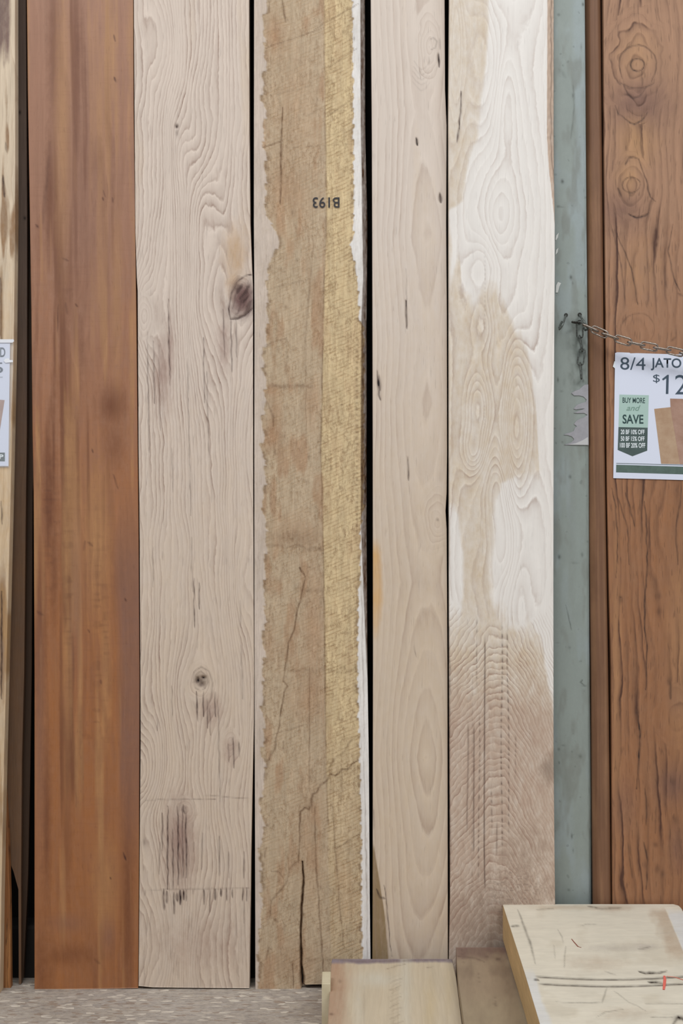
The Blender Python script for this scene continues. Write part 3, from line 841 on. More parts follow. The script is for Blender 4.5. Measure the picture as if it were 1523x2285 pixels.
# --- H white sapwood plank with figured foot
def fH(f):
    X, Y = f.X, f.Y
    # swirling figure above, arches below
    up = sstep(1420, 1330, Y)
    xs = X + vn(X, Y, 60, 230, 51, 2) * 16
    h = np.sqrt(((xs - 1112) * 1.0) ** 2 + (45 + 28 * np.sin(Y / 120.0)) ** 2) / 15
    bl = lambda cx, cy, rx, ry, a: a * f.g(cx, cy, rx, ry)
    hill = (bl(1078, 725, 34, 70, 5) + bl(1068, 905, 30, 95, 6) + bl(1152, 880, 30, 130, 6) + bl(1148, 985, 30, 90, 5) + bl(1055, 1010, 26, 50, 4)
            - bl(1110, 1090, 30, 90, 4) + bl(1150, 1090, 34, 80, 3) + bl(1080, 600, 45, 70, 5) + bl(1122, 470, 40, 70, -2) + bl(1150, 1330, 40, 140, 5)
            + bl(1085, 120, 55, 200, 5) + bl(1130, 220, 26, 120, -4) + bl(1018, 60, 16, 200, 4) + bl(1130, 1230, 26, 90, -3))
    topr = h + hill
    # arches: nested ridges peaking near x=1120
    xp = 1118 + vn(X, Y, 900, 200, 53, 1) * 12
    dxx = (X - xp)
    dr = np.clip(dxx - 6, 0, 200); dl = np.clip(-dxx - 30, 0, 200)
    arch = (Y - dr * 1.0 - dr ** 1.5 * 0.09 - dl * 1.15 + vn(X, Y, 26, 26, 54, 3) * 9 + vn(X, Y, 300, 90, 55, 2) * 16) / (16.5 - 5 * sstep(1150, 1190, X) * 0)
    lf = sstep(1060, 1020, X)
    bd = Y - 1395 + vn(X, Y, 18, 60, 63, 2) * 26 + (X - 1118) ** 2 * 0.004
    up = (bd < 0) * 1.0
    f.ring = topr * up + arch * (1 - up)
    f.xw = X + vn(X, Y, 60, 230, 51, 2) * 8
    f.amp = 0.42 + 0.35 * sstep(600, 760, Y) * sstep(1200, 1100, Y) + 0.95 * sstep(1330, 1500, Y) + 0 * X
    f.amp *= 1 - 0.92 * np.exp(-(bd / 9.0) ** 2)
    f.amp *= 1 - 0.5 * sstep(1190, 1215, X) * up
    f.amp *= 1 - 0.4 * sstep(1180, 1200, X) * (1 - up)
    # heartwood (mask 0 tan, mask 1 pink-brown at the foot, 2 waney edge, 3 grey)
    hb = vn(X, Y, 24, 90, 57, 2)
    tl = np.interp(Y, [-950, 0, 150, 300, 360, 450, 470], [1095, 1092, 1082, 1066, 1045, 1028, 1002])
    f.tint(0, sstep(6, -6, X - tl + hb * 5) * 0.62)
    ml_top = np.interp(X, [1000, 1012, 1025, 1030, 1060, 1085, 1105, 1130, 1160, 1175, 1195, 1205, 1240], [640, 610, 590, 655, 690, 650, 640, 690, 760, 790, 900, 1100, 1500])
    mid = sstep(-26, 22, Y - ml_top + hb * 22) * sstep(1212, 1196, X + hb * 6)
    lobe = (sstep(1038, 1028, X + (np.abs(Y - 1275) / 170) ** 2 * 22 + hb * 3) * sstep(1110, 1150, Y) * sstep(1480, 1420, Y))       # white tongue on the left
    whr = np.interp(Y, [1030, 1080, 1150, 1250, 1330, 1400, 1440], [1210, 1120, 1100, 1088, 1095, 1130, 1190])
    lob2 = sstep(-10, 10, X - whr + hb * 14) * sstep(1040, 1080, Y) * sstep(1440, 1360, Y + (X - 1130) * -0.9)
    mid = mid * (1 - lobe) * (1 - lob2)
    f.tint(0, mid * 0.68)
    f.tint(0, f.g(1165, 1040, 28, 40) * 0.5)
    lo = sstep(1330, 1480, Y + hb * 25 - lf * 0) * sstep(1, -1, (X - np.interp(Y, [1330, 1420, 1500, 1560, 1620, 1700], [1150, 1205, 1216, 1228, 1236, 1260])) / 5 + hb)
    f.tint(0, lo * 0.8)
    f.tint(1, sstep(1430, 1650, Y) * lo * 0.65)
    f.tint(3, f.g(1130, 2060, 90, 90) * 0.75); f.tint(3, f.g(1225, 1715, 20, 28) * 0.8); f.tint(3, f.g(1170, 1900, 60, 60) * 0.3)
    # waney edge at the upper right
    fe = np.interp(Y, [-950, 0, 300, 360, 420, 480, 560], [1221, 1221, 1220, 1223, 1229, 1236, 1242])
    wane = sstep(-0.8, 0.8, X - fe)
    f.tint(2, wane); f.dep += np.clip(X - fe, 0, 30) * 1.0 + wane * np.abs(vn(X, Y, 6, 18, 3, 2)) * 3
    f.dark = np.maximum(f.dark, np.exp(-((X - fe - 10 + vn(X, Y, 900, 20, 9, 2) * 2) / 1.6) ** 2) * wane * 0.5)
    # checks and pith flecks
    f.line([(1029, 205), (1027, 250), (1023, 290)], 2.0, 0.8); f.line([(1024, 280), (1020, 318)], 2.4, 0.6); f.line([(1046, 0), (1044, 60)], 1.2, 0.0)
    for (x, y0, y1, s, g_) in [(1065, 1380, 1530, .4, 12), (1080, 1430, 1980, .62, 0), (1119, 1400, 1900, .55, 12), (1132, 1400, 1860, .5, 14), (1043, 1620, 1850, .4, 0), (1057, 1620, 1900, .5, 0),
                               (1068, 1600, 1960, .5, 15), (1149, 1640, 1740, .35, 14), (1105, 1840, 1900, .4, 0), (1095, 1760, 1850, .4, 12), (1080, 560, 740, .4, 10), (1080, 900, 950, .4, 8),
                               (1055, 930, 950, .35, 0), (1065, 1130, 1380, .2, 30), (1053, 1500, 1980, .2, 20), (1020, 1500, 1560, .1, 0)]:
        b = np.exp(-((X - x - vn(X, Y, 900, 200, int(x), 1) * 3) / 1.5) ** 2) * sstep(y0 - 20, y0 + 20, Y) * sstep(y1 + 20, y1 - 20, Y)
        if g_: b = b * (0.2 + 0.8 * sstep(0.45, 0.75, (f.ring + 0.1) % 1.0) * sstep(1.0, 0.95, (f.ring + 0.1) % 1.0) if y0 > 1300 else (((Y / g_) % 1.0) < 0.5))
        f.dark = np.maximum(f.dark, b * (min(0.8, s * 1.35) if y0 > 1300 else s * 0.45))
    f.line([(1001, 1400), (1003, 1500), (1002, 1700), (1005, 1950)], 2, 0.4)
    # tangled dark grain near the foot
    sw = vn(X, Y, 30, 22, 71, 3)
    d = np.exp(-((np.abs(sw) % 0.16 - 0.08) / 0.022) ** 2) * np.clip(f.g(1150, 2000, 80, 95) * 1.1, 0, 1) * sstep(1860, 1960, Y)
    f.dark = np.maximum(f.dark, d * 0.36)


mH = wood('white_sapwood', [(228, 223, 217), (203, 186, 163), (178, 154, 138), (208, 184, 164), (146, 130, 116)],
          (156, 128, 112), (72, 50, 44), soft=0.9, hi=0.12, lineS=0.7, wob=0.45, wobs=(22, 11), fib=(430, 12, 0.03), pore=(330, 24, 0.10, 0.66),
          mott=0.02, rough=0.6, bump=0.2, band=0.12)
o = board('plank', [(-950, 1003), (0, 1002.5), (250, 1000.5), (500, 1001), (1000, 1001.5), (1500, 1002), (2000, 1004), (2210, 1000)],
          [(-950, 1240), (0, 1237), (600, 1237), (1000, 1234.5), (1300, 1234), (1700, 1234.5), (2040, 1238), (2210, 1238)],
          -0.004, TL * 0.5, 0.018, fH, mH)
tag(o, 'wide near-white plank with swirling grain and a brown figured foot, beside the grey post', 'plank')


# --- J brown narrow plank
def fJ(f):
    X, Y = f.X, f.Y
    sl = X - Y * 0.011
    f.ring = (sl + vn(X, Y, 16, 300, 3, 2) * 7) / 8
    f.amp *= 0.6
    f.tint(0, sstep(0.0, 0.6, vn(sl, Y, 8, 400, 4)) * 0.7)
    f.dep = f.dep + (np.clip(1312 + Y * 0.0105 - X + 10, 0, 20) / 10) ** 2 * 5 + (np.clip(X - (1330 + Y * 0.0125), 0, 20) / 10) ** 2 * 8


mJ = wood('brown_edge_wood', [(120, 87, 65), (140, 105, 78)], (84, 52, 36), (48, 30, 22), lineS=0.4, fib=(420, 8, 0.08), rough=0.5)
o = board('plank', [(-950, 1296), (0, 1305), (500, 1310), (1000, 1314), (1500, 1321), (2000, 1325), (2210, 1326)],
          [(-950, 1334), (0, 1341), (500, 1345.5), (1000, 1349), (1500, 1358), (2000, 1364), (2210, 1366)],
          0.010, TL, 0.02, fJ, mJ)
tag(o, 'narrow rounded brown plank squeezed between the grey post and the sign plank', 'plank')


# --- K right plank with sign
def fK(f):
    X, Y = f.X, f.Y
    f.push(1422, 150, 80, 130, 0.6); f.push(1405, 405, 55, 90, 0.6); f.push(1420, 740, 55, 90, 0.4); f.push(1490, 1640, 60, 90, 0.5)
    f.xw = np.where(np.isfinite(f.xw), f.xw, X)
    slope = Y * 0.006
    xs = f.xw - slope + vn(X, Y, 60, 230, 81, 3) * 20
    f.ring = xs / 19.5 + 2.0 * f.g(1440, 1150, 60, 300)
    rare = sstep(-0.25, 0.35, vn(X, Y, 45, 240, 83, 2))
    f.amp = 0.35 + 0.8 * rare
    f.amp *= 1 - 0.75 * f.g(1490, 1300, 60, 260)
    f.eye(1421, 143, 88, 128, 4.5, 0.95); f.eye(1407, 415, 46, 76, 3.2, 0.9); f.eye(1424, 745, 50, 70, 1.8, 0.6)
    f.eye(1512, 1600, 56, 74, 2.2, 0.6)
    f.tint(0, sstep(300, 1200, Y) * 0.85)
    f.tint(1, f.g(1425, 235, 70, 55) * 0.75); f.tint(1, f.g(1385, 470, 50, 50) * 0.6); f.tint(1, f.g(1500, 1750, 40, 40) * 0.7); f.tint(1, f.g(1390, 1800, 26, 60) * 0.35)
    f.tint(1, f.g(1510, 1560, 20, 40) * 0.4); f.tint(1, f.g(1510, 1890, 18, 50) * 0.5); f.tint(1, f.g(1420, 1020, 60, 60) * 0.1)
    f.tint(2, f.g(1420, 320, 40, 50) * 0.8); f.tint(2, f.g(1400, 390, 26, 40) * 0.6); f.tint(2, f.g(1420, 120, 50, 50) * 0.35); f.tint(2, f.g(1520, 1450, 30, 220) * 0.4)
    f.tint(2, f.g(1430, 600, 50, 60) * 0.3); f.tint(2, f.g(1375, 1500, 10, 300) * 0.35)
    # knot rings
    def ring(cx, cy, rx, ry, wd, s, a0=0, a1=360):
        pts = [(cx + rx * math.cos(math.radians(a)) * (1 + 0.05 * math.sin(a)), cy + ry * math.sin(math.radians(a))) for a in np.linspace(a0, a1, 15)]
        f.line(pts, wd, s)
    ring(1421, 145, 16, 14, 1.8, 0.7); ring(1422, 150, 42, 50, 1.8, 0.5, 150, 400); ring(1421, 175, 40, 22, 2, 0.4, 10, 170)
    f.line([(1432, 150), (1430, 180)], 1.4, 0.5)
    ring(1407, 413, 20, 17, 1.6, 0.5); f.line([(1378, 420), (1386, 438)], 2.5, 0.8); f.line([(1402, 478), (1420, 486), (1438, 482), (1446, 476)], 2.4, 0.85)
    f.line([(1395, 368), (1402, 352), (1412, 350), (1424, 354)], 2, 0.6); f.line([(1424, 354), (1440, 400), (1450, 440), (1462, 450)], 1.8, 0.55)
    f.line([(1390, 190), (1400, 210), (1412, 220), (1425, 216), (1440, 196)], 2.2, 0.5)
    f.line([(1390, 262), (1405, 274), (1414, 278), (1432, 268), (1445, 250)], 2, 0.6)
    f.line([(1372, 235), (1380, 255), (1392, 262)], 2, 0.45); f.line([(1376, 180), (1384, 190)], 2, .4)
    ring(1424, 735, 38, 36, 1.6, 0.28, 140, 400); f.line([(1498, 760), (1506, 752)], 3, .4); f.line([(1512, 655), (1522, 660)], 4, 0.35)
    # long dark seams (lower half)
    f.line([(1437, 1120), (1441, 1170), (1444, 1260), (1438, 1330), (1437, 1390), (1443, 1440), (1440, 1540)], 1.9, 0.75)
    f.line([(1420, 1590), (1423, 1600), (1427, 1640), (1424, 1700), (1420, 1760)], 2.2, 0.75); f.spot(1420, 1590, 5, 5, 0.5)
    f.line([(1395, 1100), (1406, 1140), (1416, 1175)], 2, 0.6); f.line([(1365, 1090), (1372, 1130), (1378, 1200), (1374, 1290)], 1.6, 0.6)
    f.line([(1520, 1075), (1517, 1120), (1507, 1180), (1512, 1260)], 2, 0.6); f.line([(1378, 1110), (1400, 1180), (1402, 1260)], 1.8, 0.5)
    f.line([(1500, 500), (1490, 560), (1502, 620), (1516, 650)], 1.8, 0.6); f.line([(1375, 520), (1408, 600), (1422, 680)], 1.6, 0.6); f.line([(1362, 500), (1385, 590), (1395, 680)], 1.5, 0.5)
    f.line([(1436, 1880), (1444, 1920), (1440, 1985)], 2.2, 0.65); f.line([(1438, 1760), (1442, 1800), (1440, 1840)], 2, 0.6); f.line([(1463, 1800), (1461, 1860)], 1.5, 0.5)
    f.line([(1494, 1520), (1496, 1560)], 3.5, 0.5); f.line([(1400, 1880), (1410, 1960)], 1.5, .4); f.spot(1462, 1885, 6, 6, 0.4); f.spot(1384, 1333, 3, 3, 0.7)
    for (x, y) in [(1384, 1338), (1468, 1330), (1470, 1365), (1492, 1520), (1505, 1830), (1466, 1940), (1478, 1950), (1440, 1930), (1500, 1745)]:
        f.spot(x, y, 6, 9, 0.35)


mK = wood('brown_ring_grain_wood', [(162, 125, 99), (147, 102, 70), (116, 86, 76), (174, 134, 96)],
          (80, 52, 40), (58, 40, 34), lineS=1.15, wob=0.30, wobs=(14, 6), fib=(430, 14, 0.09), pore=(280, 26, 0.30, 0.63),
          mott=0.07, rough=0.55, bump=0.3, sharp=0.9, band=0.05)
o = board('plank', [(-950, 1338), (0, 1345.5), (400, 1348), (700, 1351), (1100, 1354), (1300, 1358), (1500, 1363), (2000, 1366), (2210, 1367)],
          [(-950, 1640), (2300, 1640)], 0.008, TL, 0.045, fK, mK)
tag(o, 'brown plank with eye-shaped knots carrying the right price sign', 'plank')
KY = 0.008

# ------------------------------------------------------------------ grey-green post
def fI(f):
    X, Y = f.X, f.Y
    f.amp *= 0
    f.tint(0, sstep(-0.1, 0.6, vn(X, Y, 34, 130, 91, 3)) * 0.8)
    f.tint(1, sstep(0.1, 0.6, vn(X, Y, 22, 70, 92, 3)) * 0.7)
    f.tint(2, (f.g(1296, 770, 26, 70) + f.g(1292, 725, 22, 14) + f.g(1285, 850, 22, 16)) * 0.75 * (0.55 + 0.9 * vn(X, Y, 9, 14, 93, 2)))
    f.tint(1, f.g(1275, 1050, 10, 300) * 0.4)
    for (x, y, rx, ry, s) in [(1254, 405, 3.2, 4.5, .85), (1245, 461, 4, 2.2, .75), (1252, 462, 5, 1.4, .4), (1273, 619, 3, 4.5, .8), (1277, 632, 2, 4, .4), (1300, 10, 2.6, 4, .8), (1278, 213, 2.5, 6, .6),
                              (1246, 33, 4, 3, .5), (1255, 146, 1.6, 1.6, .6), (1303, 425, 2, 6, .3), (1271, 1064, 3, 4, .7), (1247, 1243, 3.4, 5, .75), (1298, 1238, 2.4, 5, .5), (1281, 1256, 8, 1.6, .4),
                              (1303, 1530, 5, 2, .5), (1246, 1672, 2.5, 3, .6), (1247, 1702, 2, 3, .6), (1294, 1688, 4, 4, .45), (1256, 1663, 4, 1.5, .5), (1275, 1866, 2, 6, .65), (1278, 1898, 1.5, 5, .35),
                              (1268, 1986, 3, 2.5, .6), (1270, 1445, 3, 3, .35), (1244, 848, 2, 5, .7), (1252, 873, 4, 2, .35), (1254, 987, 2.2, 1.6, .6), (1301, 850, 3, 4, .6), (1243, 1434, 5, 1.4, .25), (1296, 105, 2, 8, .3)]:
        f.spot(x, y, rx, ry, s)
    f.line([(1300, 1516), (1294, 1522), (1306, 1532)], 1.5, .7); f.line([(1262, 1350), (1268, 1380), (1274, 1405)], 1.2, .45)
    f.line([(1278, 190), (1281, 235), (1274, 310)], 2.2, .3); f.line([(1246, 155), (1262, 172)], 5, .16); f.line([(1302, 0), (1304, 500), (1307, 1000), (1311, 1500), (1314, 2017)], 1.2, 0.22)
    f.dep = f.dep + 4 * np.clip((X - np.interp(Y, [0, 2017], [1302, 1313])) / 6, 0, 1) ** 2
    f.dep = f.dep + vn(X, Y, 30, 120, 98, 2) * 1.2


mI = wood('grey_green_painted_steel', [(139, 148, 143), (148, 159, 160), (125, 130, 124), (92, 100, 94)], (120, 128, 120), (62, 68, 62), lineS=0.0,
          fib=(160, 90, 0.035), pore=(70, 60, 0.25, 0.70), mott=0.03, rough=0.45, bump=0.12, spec=0.5)
o = board('rack_post', [(-950, 1233), (2210, 1230)],
          [(-950, 1294), (0, 1304), (500, 1308), (1000, 1313.5), (1400, 1315), (1700, 1318), (2010, 1320), (2210, 1320)],
          0.035, 0.0, 0.05, fI, mI, ybot=((0, 2180), (1523, 2180)))
# post foot: seat it on the floor
zmin = min(v.co.z for v in o.data.vertices)
for v in o.data.vertices:
    if v.co.z < 0.0 or abs(v.co.z - zmin) < 1e-4: v.co.z = 0.0
tag(o, 'grey-green painted steel post with chipped spots, between the near-white plank and the brown ones', 'post')
POSTY = 0.035


def flat_poly(name, pts, mat, parent, z=0.0, th=0.0004, holes=None):
    """thin sheet in the parent's local x,y, thickness along z"""
    n_ = len(pts)
    v = [(x, y, z) for x, y in pts] + [(x, y, z + th) for x, y in pts]
    fs = [tuple(range(n_))[::-1], tuple(range(n_, 2 * n_))]
    fs += [(i, (i + 1) % n_, (i + 1) % n_ + n_, i + n_) for i in range(n_)]
    return mesh_from(name, v, fs, mat, parent)


class Sheet:
    """local frame of a leaning sheet: photograph pixels to its own x,y"""
    def __init__(s, name, px, py, Y0, T):
        s.Y0, s.T = Y0, T
        s.e = empty(name, P(px, py, Y0, T), (math.pi / 2 - math.atan(T), 0, 0))
        s.inv = (Matrix.Translation(s.e.location) @ s.e.rotation_euler.to_matrix().to_4x4()).inverted()

    def l(s, px, py):
        q = s.inv @ P(px, py, s.Y0, s.T)
        return (q.x, q.y)

    def poly(s, name, px, mat, z, th=0.0003):
        return flat_poly(name, [s.l(*q) for q in px], mat, s.e, z, th)

    def text(s, name, txt, x0, y0, x1, y1, mat, z, off=0.0, slope=0.0, shear=0.0, flip=False, th=0.0002, parent=None):
        cu = bpy.data.curves.new('lettering', 'FONT')
        cu.body = txt
        cu.offset = off
        cu.resolution_u = 6
        to = bpy.data.objects.new('lettering', cu)
        C.objects.link(to)
        bpy.context.view_layer.update()
        me = bpy.data.meshes.new_from_object(to.evaluated_get(bpy.context.evaluated_depsgraph_get()))
        bpy.data.objects.remove(to)
        bpy.data.curves.remove(cu)
        n_ = len(me.vertices)
        co = np.zeros(n_ * 3); me.vertices.foreach_get('co', co); co = co.reshape(-1, 3)
        lo, hi = co.min(0), co.max(0)
        u = (co[:, 0] - lo[0]) / (hi[0] - lo[0]); v = (co[:, 1] - lo[1]) / (hi[1] - lo[1])
        if flip: u, v = 1 - u, 1 - v
        out = []
        for a, b in zip(u, v):
            px = x0 + (x1 - x0) * a + shear * b
            py = y1 + (y0 - y1) * b + slope * (px - x0)
            q = s.l(px, py)
            out.append((q[0], q[1], z))
        me.vertices.foreach_set('co', np.array(out).ravel())
        me.name = name
        me.update()
        o = link_mesh(name, me, mat, s.e if parent is None else None)
        return o


PAPER = plain('white_card', (214, 220, 236), 0.5, spec=0.4)
INK = plain('slate_ink', (72, 86, 100), 0.6, spec=0.2)
INK2 = plain('dark_green_ink', (52, 74, 74), 0.6, spec=0.2)
MINT = plain('mint_print', (168, 194, 186), 0.5, spec=0.3)
MINT2 = plain('mint_script_print', (118, 148, 136), 0.5, spec=0.3)
GREEN = plain('dark_green_print', (78, 94, 92), 0.5, nz=0.1, scale=60, spec=0.3)
GREEN2 = plain('sage_green_print', (92, 112, 104), 0.5, nz=0.12, scale=60, spec=0.3)
WPR = plain('white_print', (222, 230, 234), 0.5, spec=0.3)
PRINT1 = plain('tan_wood_print', (182, 156, 130), 0.5, c2=(168, 138, 112), scale=40, spec=0.3)
PRINT2 = plain('pinkish_wood_print', (172, 140, 124), 0.5, c2=(156, 122, 104), scale=40, spec=0.3)

# --- right price sign
sg = Sheet('price_sign', 1371, 1070, KY - 0.0012, TL)
tag(sg.e, 'white price sign with green banner reading 8/4, hanging on the brown ring-grained plank', 'sign')
sg.poly('card', [(1367.5, 1067), (1745, 1077), (1748, 797), (1480, 790), (1420, 788), (1406, 788.5), (1403, 787), (1376, 786), (1371.5, 788)][::1], PAPER, 0.0, 0.0006)
sg.poly('tape_tab', [(1366.5, 818), (1371, 822), (1372, 808), (1370, 806)], WPR, 0.0001, 0.0006)
sg.text('lettering', '8/4', 1383, 797, 1439, 825, INK, 0.0008, 0.0, 0.02)
sg.text('lettering', 'JATO', 1451, 798.5, 1519, 826.5, INK, 0.0008, 0.016, 0.02)
sg.text('lettering', 'BA', 1524, 800, 1557, 828, INK, 0.0008, 0.016, 0.02)
sg.text('price', '$', 1456, 835.5, 1471, 855, INK, 0.0008, -0.003, 0.01)
sg.poly('price', [(1484.5, 879), (1490, 879), (1491, 836.5), (1488, 836.5), (1476, 846), (1478.5, 849), (1485.5, 844)], INK, 0.0008, 0.0002)
sg.text('price', '2', 1505, 836.5, 1532, 880, INK, 0.0008, -0.004, 0.01)
ban = sg.poly('banner', [(1379.0, 953), (1444.5, 954.5), (1446.5, 882), (1381, 880.5)], MINT, 0.0007, 0.0001)
sg.text('lettering', 'BUY MORE', 1388, 887, 1438, 899, INK2, 0.0010, 0.012, 0.02)
sg.text('lettering', 'and', 1396, 904, 1423, 916.5, MINT2, 0.0010, 0.006, 0.01, shear=5)
sg.text('lettering', 'SAVE', 1388, 925, 1434.5, 945.5, INK2, 0.0010, 0.02, 0.01)
sg.poly('banner', [(1377.3, 1004), (1410, 1018), (1443, 1005.5), (1444, 954.5), (1379, 953)], GREEN, 0.0007, 0.0002)
sg.text('lettering', '20 BF 10% OFF', 1384, 958.5, 1437, 969, WPR, 0.0011, 0.02, 0.01)
sg.text('lettering', '50 BF 15% OFF', 1384, 973.5, 1437, 984, WPR, 0.0011, 0.02, 0.01)
sg.text('lettering', '100 BF 20% OFF', 1382, 988, 1438.5, 999, WPR, 0.0011, 0.02, 0.01)
sg.poly('picture', [(1474, 1035), (1560, 1037), (1528, 905), (1458.5, 912.5)], PRINT1, 0.0007, 0.0001)
sg.poly('picture', [(1516, 1036), (1640, 1039), (1640, 893), (1494, 889.5), (1495, 912)], PRINT2, 0.0008, 0.0001)
sg.poly('stripe', [(1374, 1034.4), (1740, 1044.5), (1740, 1043.3), (1374, 1033.2)], GREEN, 0.0007, 0.0001)
sg.poly('stripe', [(1373.5, 1054), (1740, 1065), (1740, 1047.6), (1374, 1037)], GREEN2, 0.0007, 0.0001)

# --- left sign in a clear sleeve
AY = -0.022
sl_ = Sheet('price_sign', 22, 1040, AY - 0.0022, TL)
tag(sl_.e, 'white price sign in a clear plastic sleeve cut off by the left frame edge', 'sign')
sl_.poly('card', [(-345, 1042), (19, 1040), (22.5, 765), (-345, 762)], PAPER, 0.0, 0.0006)
sl_.text('lettering', 'D', 0.5, 775.5, 12, 797, INK, 0.0008, 0.02)
sl_.text('price', '5', -15, 809, 7, 833, INK, 0.0008, 0.0)
sl_.poly('stripe', [(-40, 843), (6, 843), (6.5, 840.5), (-40, 840.5)], plain('pale_grey_print', (170, 176, 190), 0.6), 0.0007, 0.0001)
sl_.poly('picture', [(-90, 1000), (-4, 985), (10.5, 893), (-90, 885)], PRINT2, 0.0007, 0.0001)
sl_.poly('logo_box', [(-30, 1029.5), (11, 1029.5), (11, 1010), (-30, 1010)], INK2, 0.0007, 0.0001)
sl_.text('lettering', 'P', -2, 1014, 8, 1024, WPR, 0.0009, 0.04)


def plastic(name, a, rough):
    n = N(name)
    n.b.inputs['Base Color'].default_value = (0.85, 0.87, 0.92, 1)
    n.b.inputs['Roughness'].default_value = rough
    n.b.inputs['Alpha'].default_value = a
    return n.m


sl_.poly('sleeve', [(-350, 1046), (20.5, 1043), (24, 960), (29.5, 812), (30, 758), (-350, 756)], plastic('clear_plastic', 0.12, 0.2), 0.0012, 0.0003)
sl_.poly('sleeve_highlight_strip', [(-350, 766), (10, 765), (28, 765), (32, 762), (31, 757.5), (-350, 756)], plastic('white_highlight_strip', 0.85, 0.3), 0.0016, 0.0006)  # glossy reflection along the sleeve top, built as a whitish strip
sl_.poly('sleeve_highlight_patch', [(9, 806), (13, 810), (29.5, 808.5), (29, 804), (22, 803.5), (20, 799.5), (12, 800.5)], plastic('white_highlight_patch', 0.92, 0.3), 0.0016, 0.0006)  # smaller sleeve reflection, put in as a near-opaque white patch

# --- torn sticker on the post
st = Sheet('torn_sticker', 1290, 992, POSTY - 0.0005, 0.0)
tag(st.e, 'torn remains of a lavender-grey sticker on the grey-green post below the hanging chain', 'sticker')
torn = [(1312.5, 993), (1265, 993), (1258, 992.5), (1266, 990), (1274, 987), (1279, 982.5), (1280, 979.5), (1275, 974), (1266, 971), (1257, 970.5), (1262, 967.5), (1272, 965), (1279, 962),
        (1282, 955), (1286, 951), (1280, 946.5), (1284, 940), (1290, 936), (1302, 931), (1310, 926), (1302, 921.5), (1288, 922), (1279, 921), (1286, 919), (1296, 915), (1304, 911.5), (1296, 912),
        (1284, 914), (1279, 912), (1286, 904), (1296, 899.5), (1306, 897), (1308, 892), (1301, 885), (1292, 882.5), (1280, 882.5), (1274, 877), (1282, 872.5), (1292, 869), (1298, 863), (1304, 858.5), (1311.5, 858)]
LAV = plain('lavender_paper', (158, 157, 162), 0.7, nz=0.08, scale=60)
st.poly('paper', torn, LAV, 0.0, 0.0008)
st.poly('paper_curl', [(1311, 993), (1311, 975), (1300, 982), (1284, 989), (1266, 992.4)], plain('pale_sticker_edge', (186, 186, 186), 0.6), 0.0008, 0.0006)
for i, tp in enumerate([[(1238.5, 534), (1240, 526), (1246, 519), (1244, 530), (1239.5, 537)],
                        [(1238.5, 569), (1240, 558), (1245, 553), (1243, 564)],
                        [(1239, 653), (1244, 653), (1247, 640), (1251, 632), (1244, 629), (1240, 637)]]):
    ss = Sheet('paper_scrap', *tp[0], POSTY - 0.0005, 0.0)
    tag(ss.e, ['small white paper scrap on the left edge of the grey post, topmost of three', 'tiniest white paper scrap on the left edge of the grey post, middle of three',
               'largest white paper scrap on the left edge of the grey post, lowest of three'][i], 'paper', 'paper scraps on the post')
    ss.poly('paper', tp[::-1], plain('white_scrap_paper', (206, 208, 204), 0.7), 0.0, 0.0006)

# --- stamp on the rough plank
stp = Sheet('stamp_frame', 727, 452, -0.0006, TL)
so = stp.text('stamped_letters', 'B193', 697.5, 440, 757, 463.5, plain('black_stamp_ink', (58, 56, 60), 0.8, nz=0.2, scale=400), 0.0, 0.006, flip=True, parent=False)
so.matrix_world = stp.e.matrix_world = Matrix.Translation(stp.e.location) @ stp.e.rotation_euler.to_matrix().to_4x4()
so.parent = rough_plank
bpy.data.objects.remove(stp.e)
so['label'] = 'black stamped code B193, upside down'


# ------------------------------------------------------------------ chains and hooks
def tube(path, rad, seg=8, closed=True):
    n_ = len(path)
    V = []; Fc = []
    path = [Vector(p) for p in path]
    up = Vector((0, 0, 1))
    # plane normal as a steady frame axis
    nrm = Vector((0, 0, 0))
    for i in range(n_ - 2): nrm += (path[i + 1] - path[i]).cross(path[i + 2] - path[i + 1])
    if nrm.length < 1e-12: nrm = Vector((0, 0.3, 1))
    nrm.normalize()
    for i in range(n_):
        if closed: t = path[(i + 1) % n_] - path[i - 1]
        else: t = path[min(i + 1, n_ - 1)] - path[max(i - 1, 0)]
        t.normalize()
        a = t.cross(nrm).normalized(); b = t.cross(a).normalized()
        for k in range(seg):
            q = 2 * math.pi * k / seg
            V.append(path[i] + (a * math.cos(q) + b * math.sin(q)) * rad)
    m = n_ if closed else n_ - 1
    for i in range(m):
        for k in range(seg):
            j = (i + 1) % n_
            Fc.append((i * seg + k, j * seg + k, j * seg + (k + 1) % seg, i * seg + (k + 1) % seg))
    if not closed:
        Fc.append(tuple(range(seg))); Fc.append(tuple(range((n_ - 1) * seg, n_ * seg))[::-1])
    return V, Fc


def link_path(Lh, Wh, n_=7):
    """rounded oblong, long axis x"""
    pts = []
    r_ = Wh * 0.95
    for sx, a0 in ((1, -90), (-1, 90)):
        for k in range(n_):
            a = math.radians(a0 + 180 * k / (n_ - 1))
            ca, sa = math.cos(a), math.sin(a)
            # squarish shoulders
            pts.append((sx * (Lh - r_) + r_ * math.copysign(abs(ca) ** 0.75, ca), Wh * math.copysign(abs(sa) ** 0.75, sa), 0))
    return pts


STEEL = plain('tarnished_steel', (176, 168, 160), 0.32, 0.9, c2=(128, 112, 100), scale=300)
PSTEEL = plain('paint_spattered_steel', (112, 120, 116), 0.45, 0.5, c2=(66, 66, 62), scale=250)
DSTEEL = plain('dark_steel', (64, 62, 58), 0.4, 0.8)


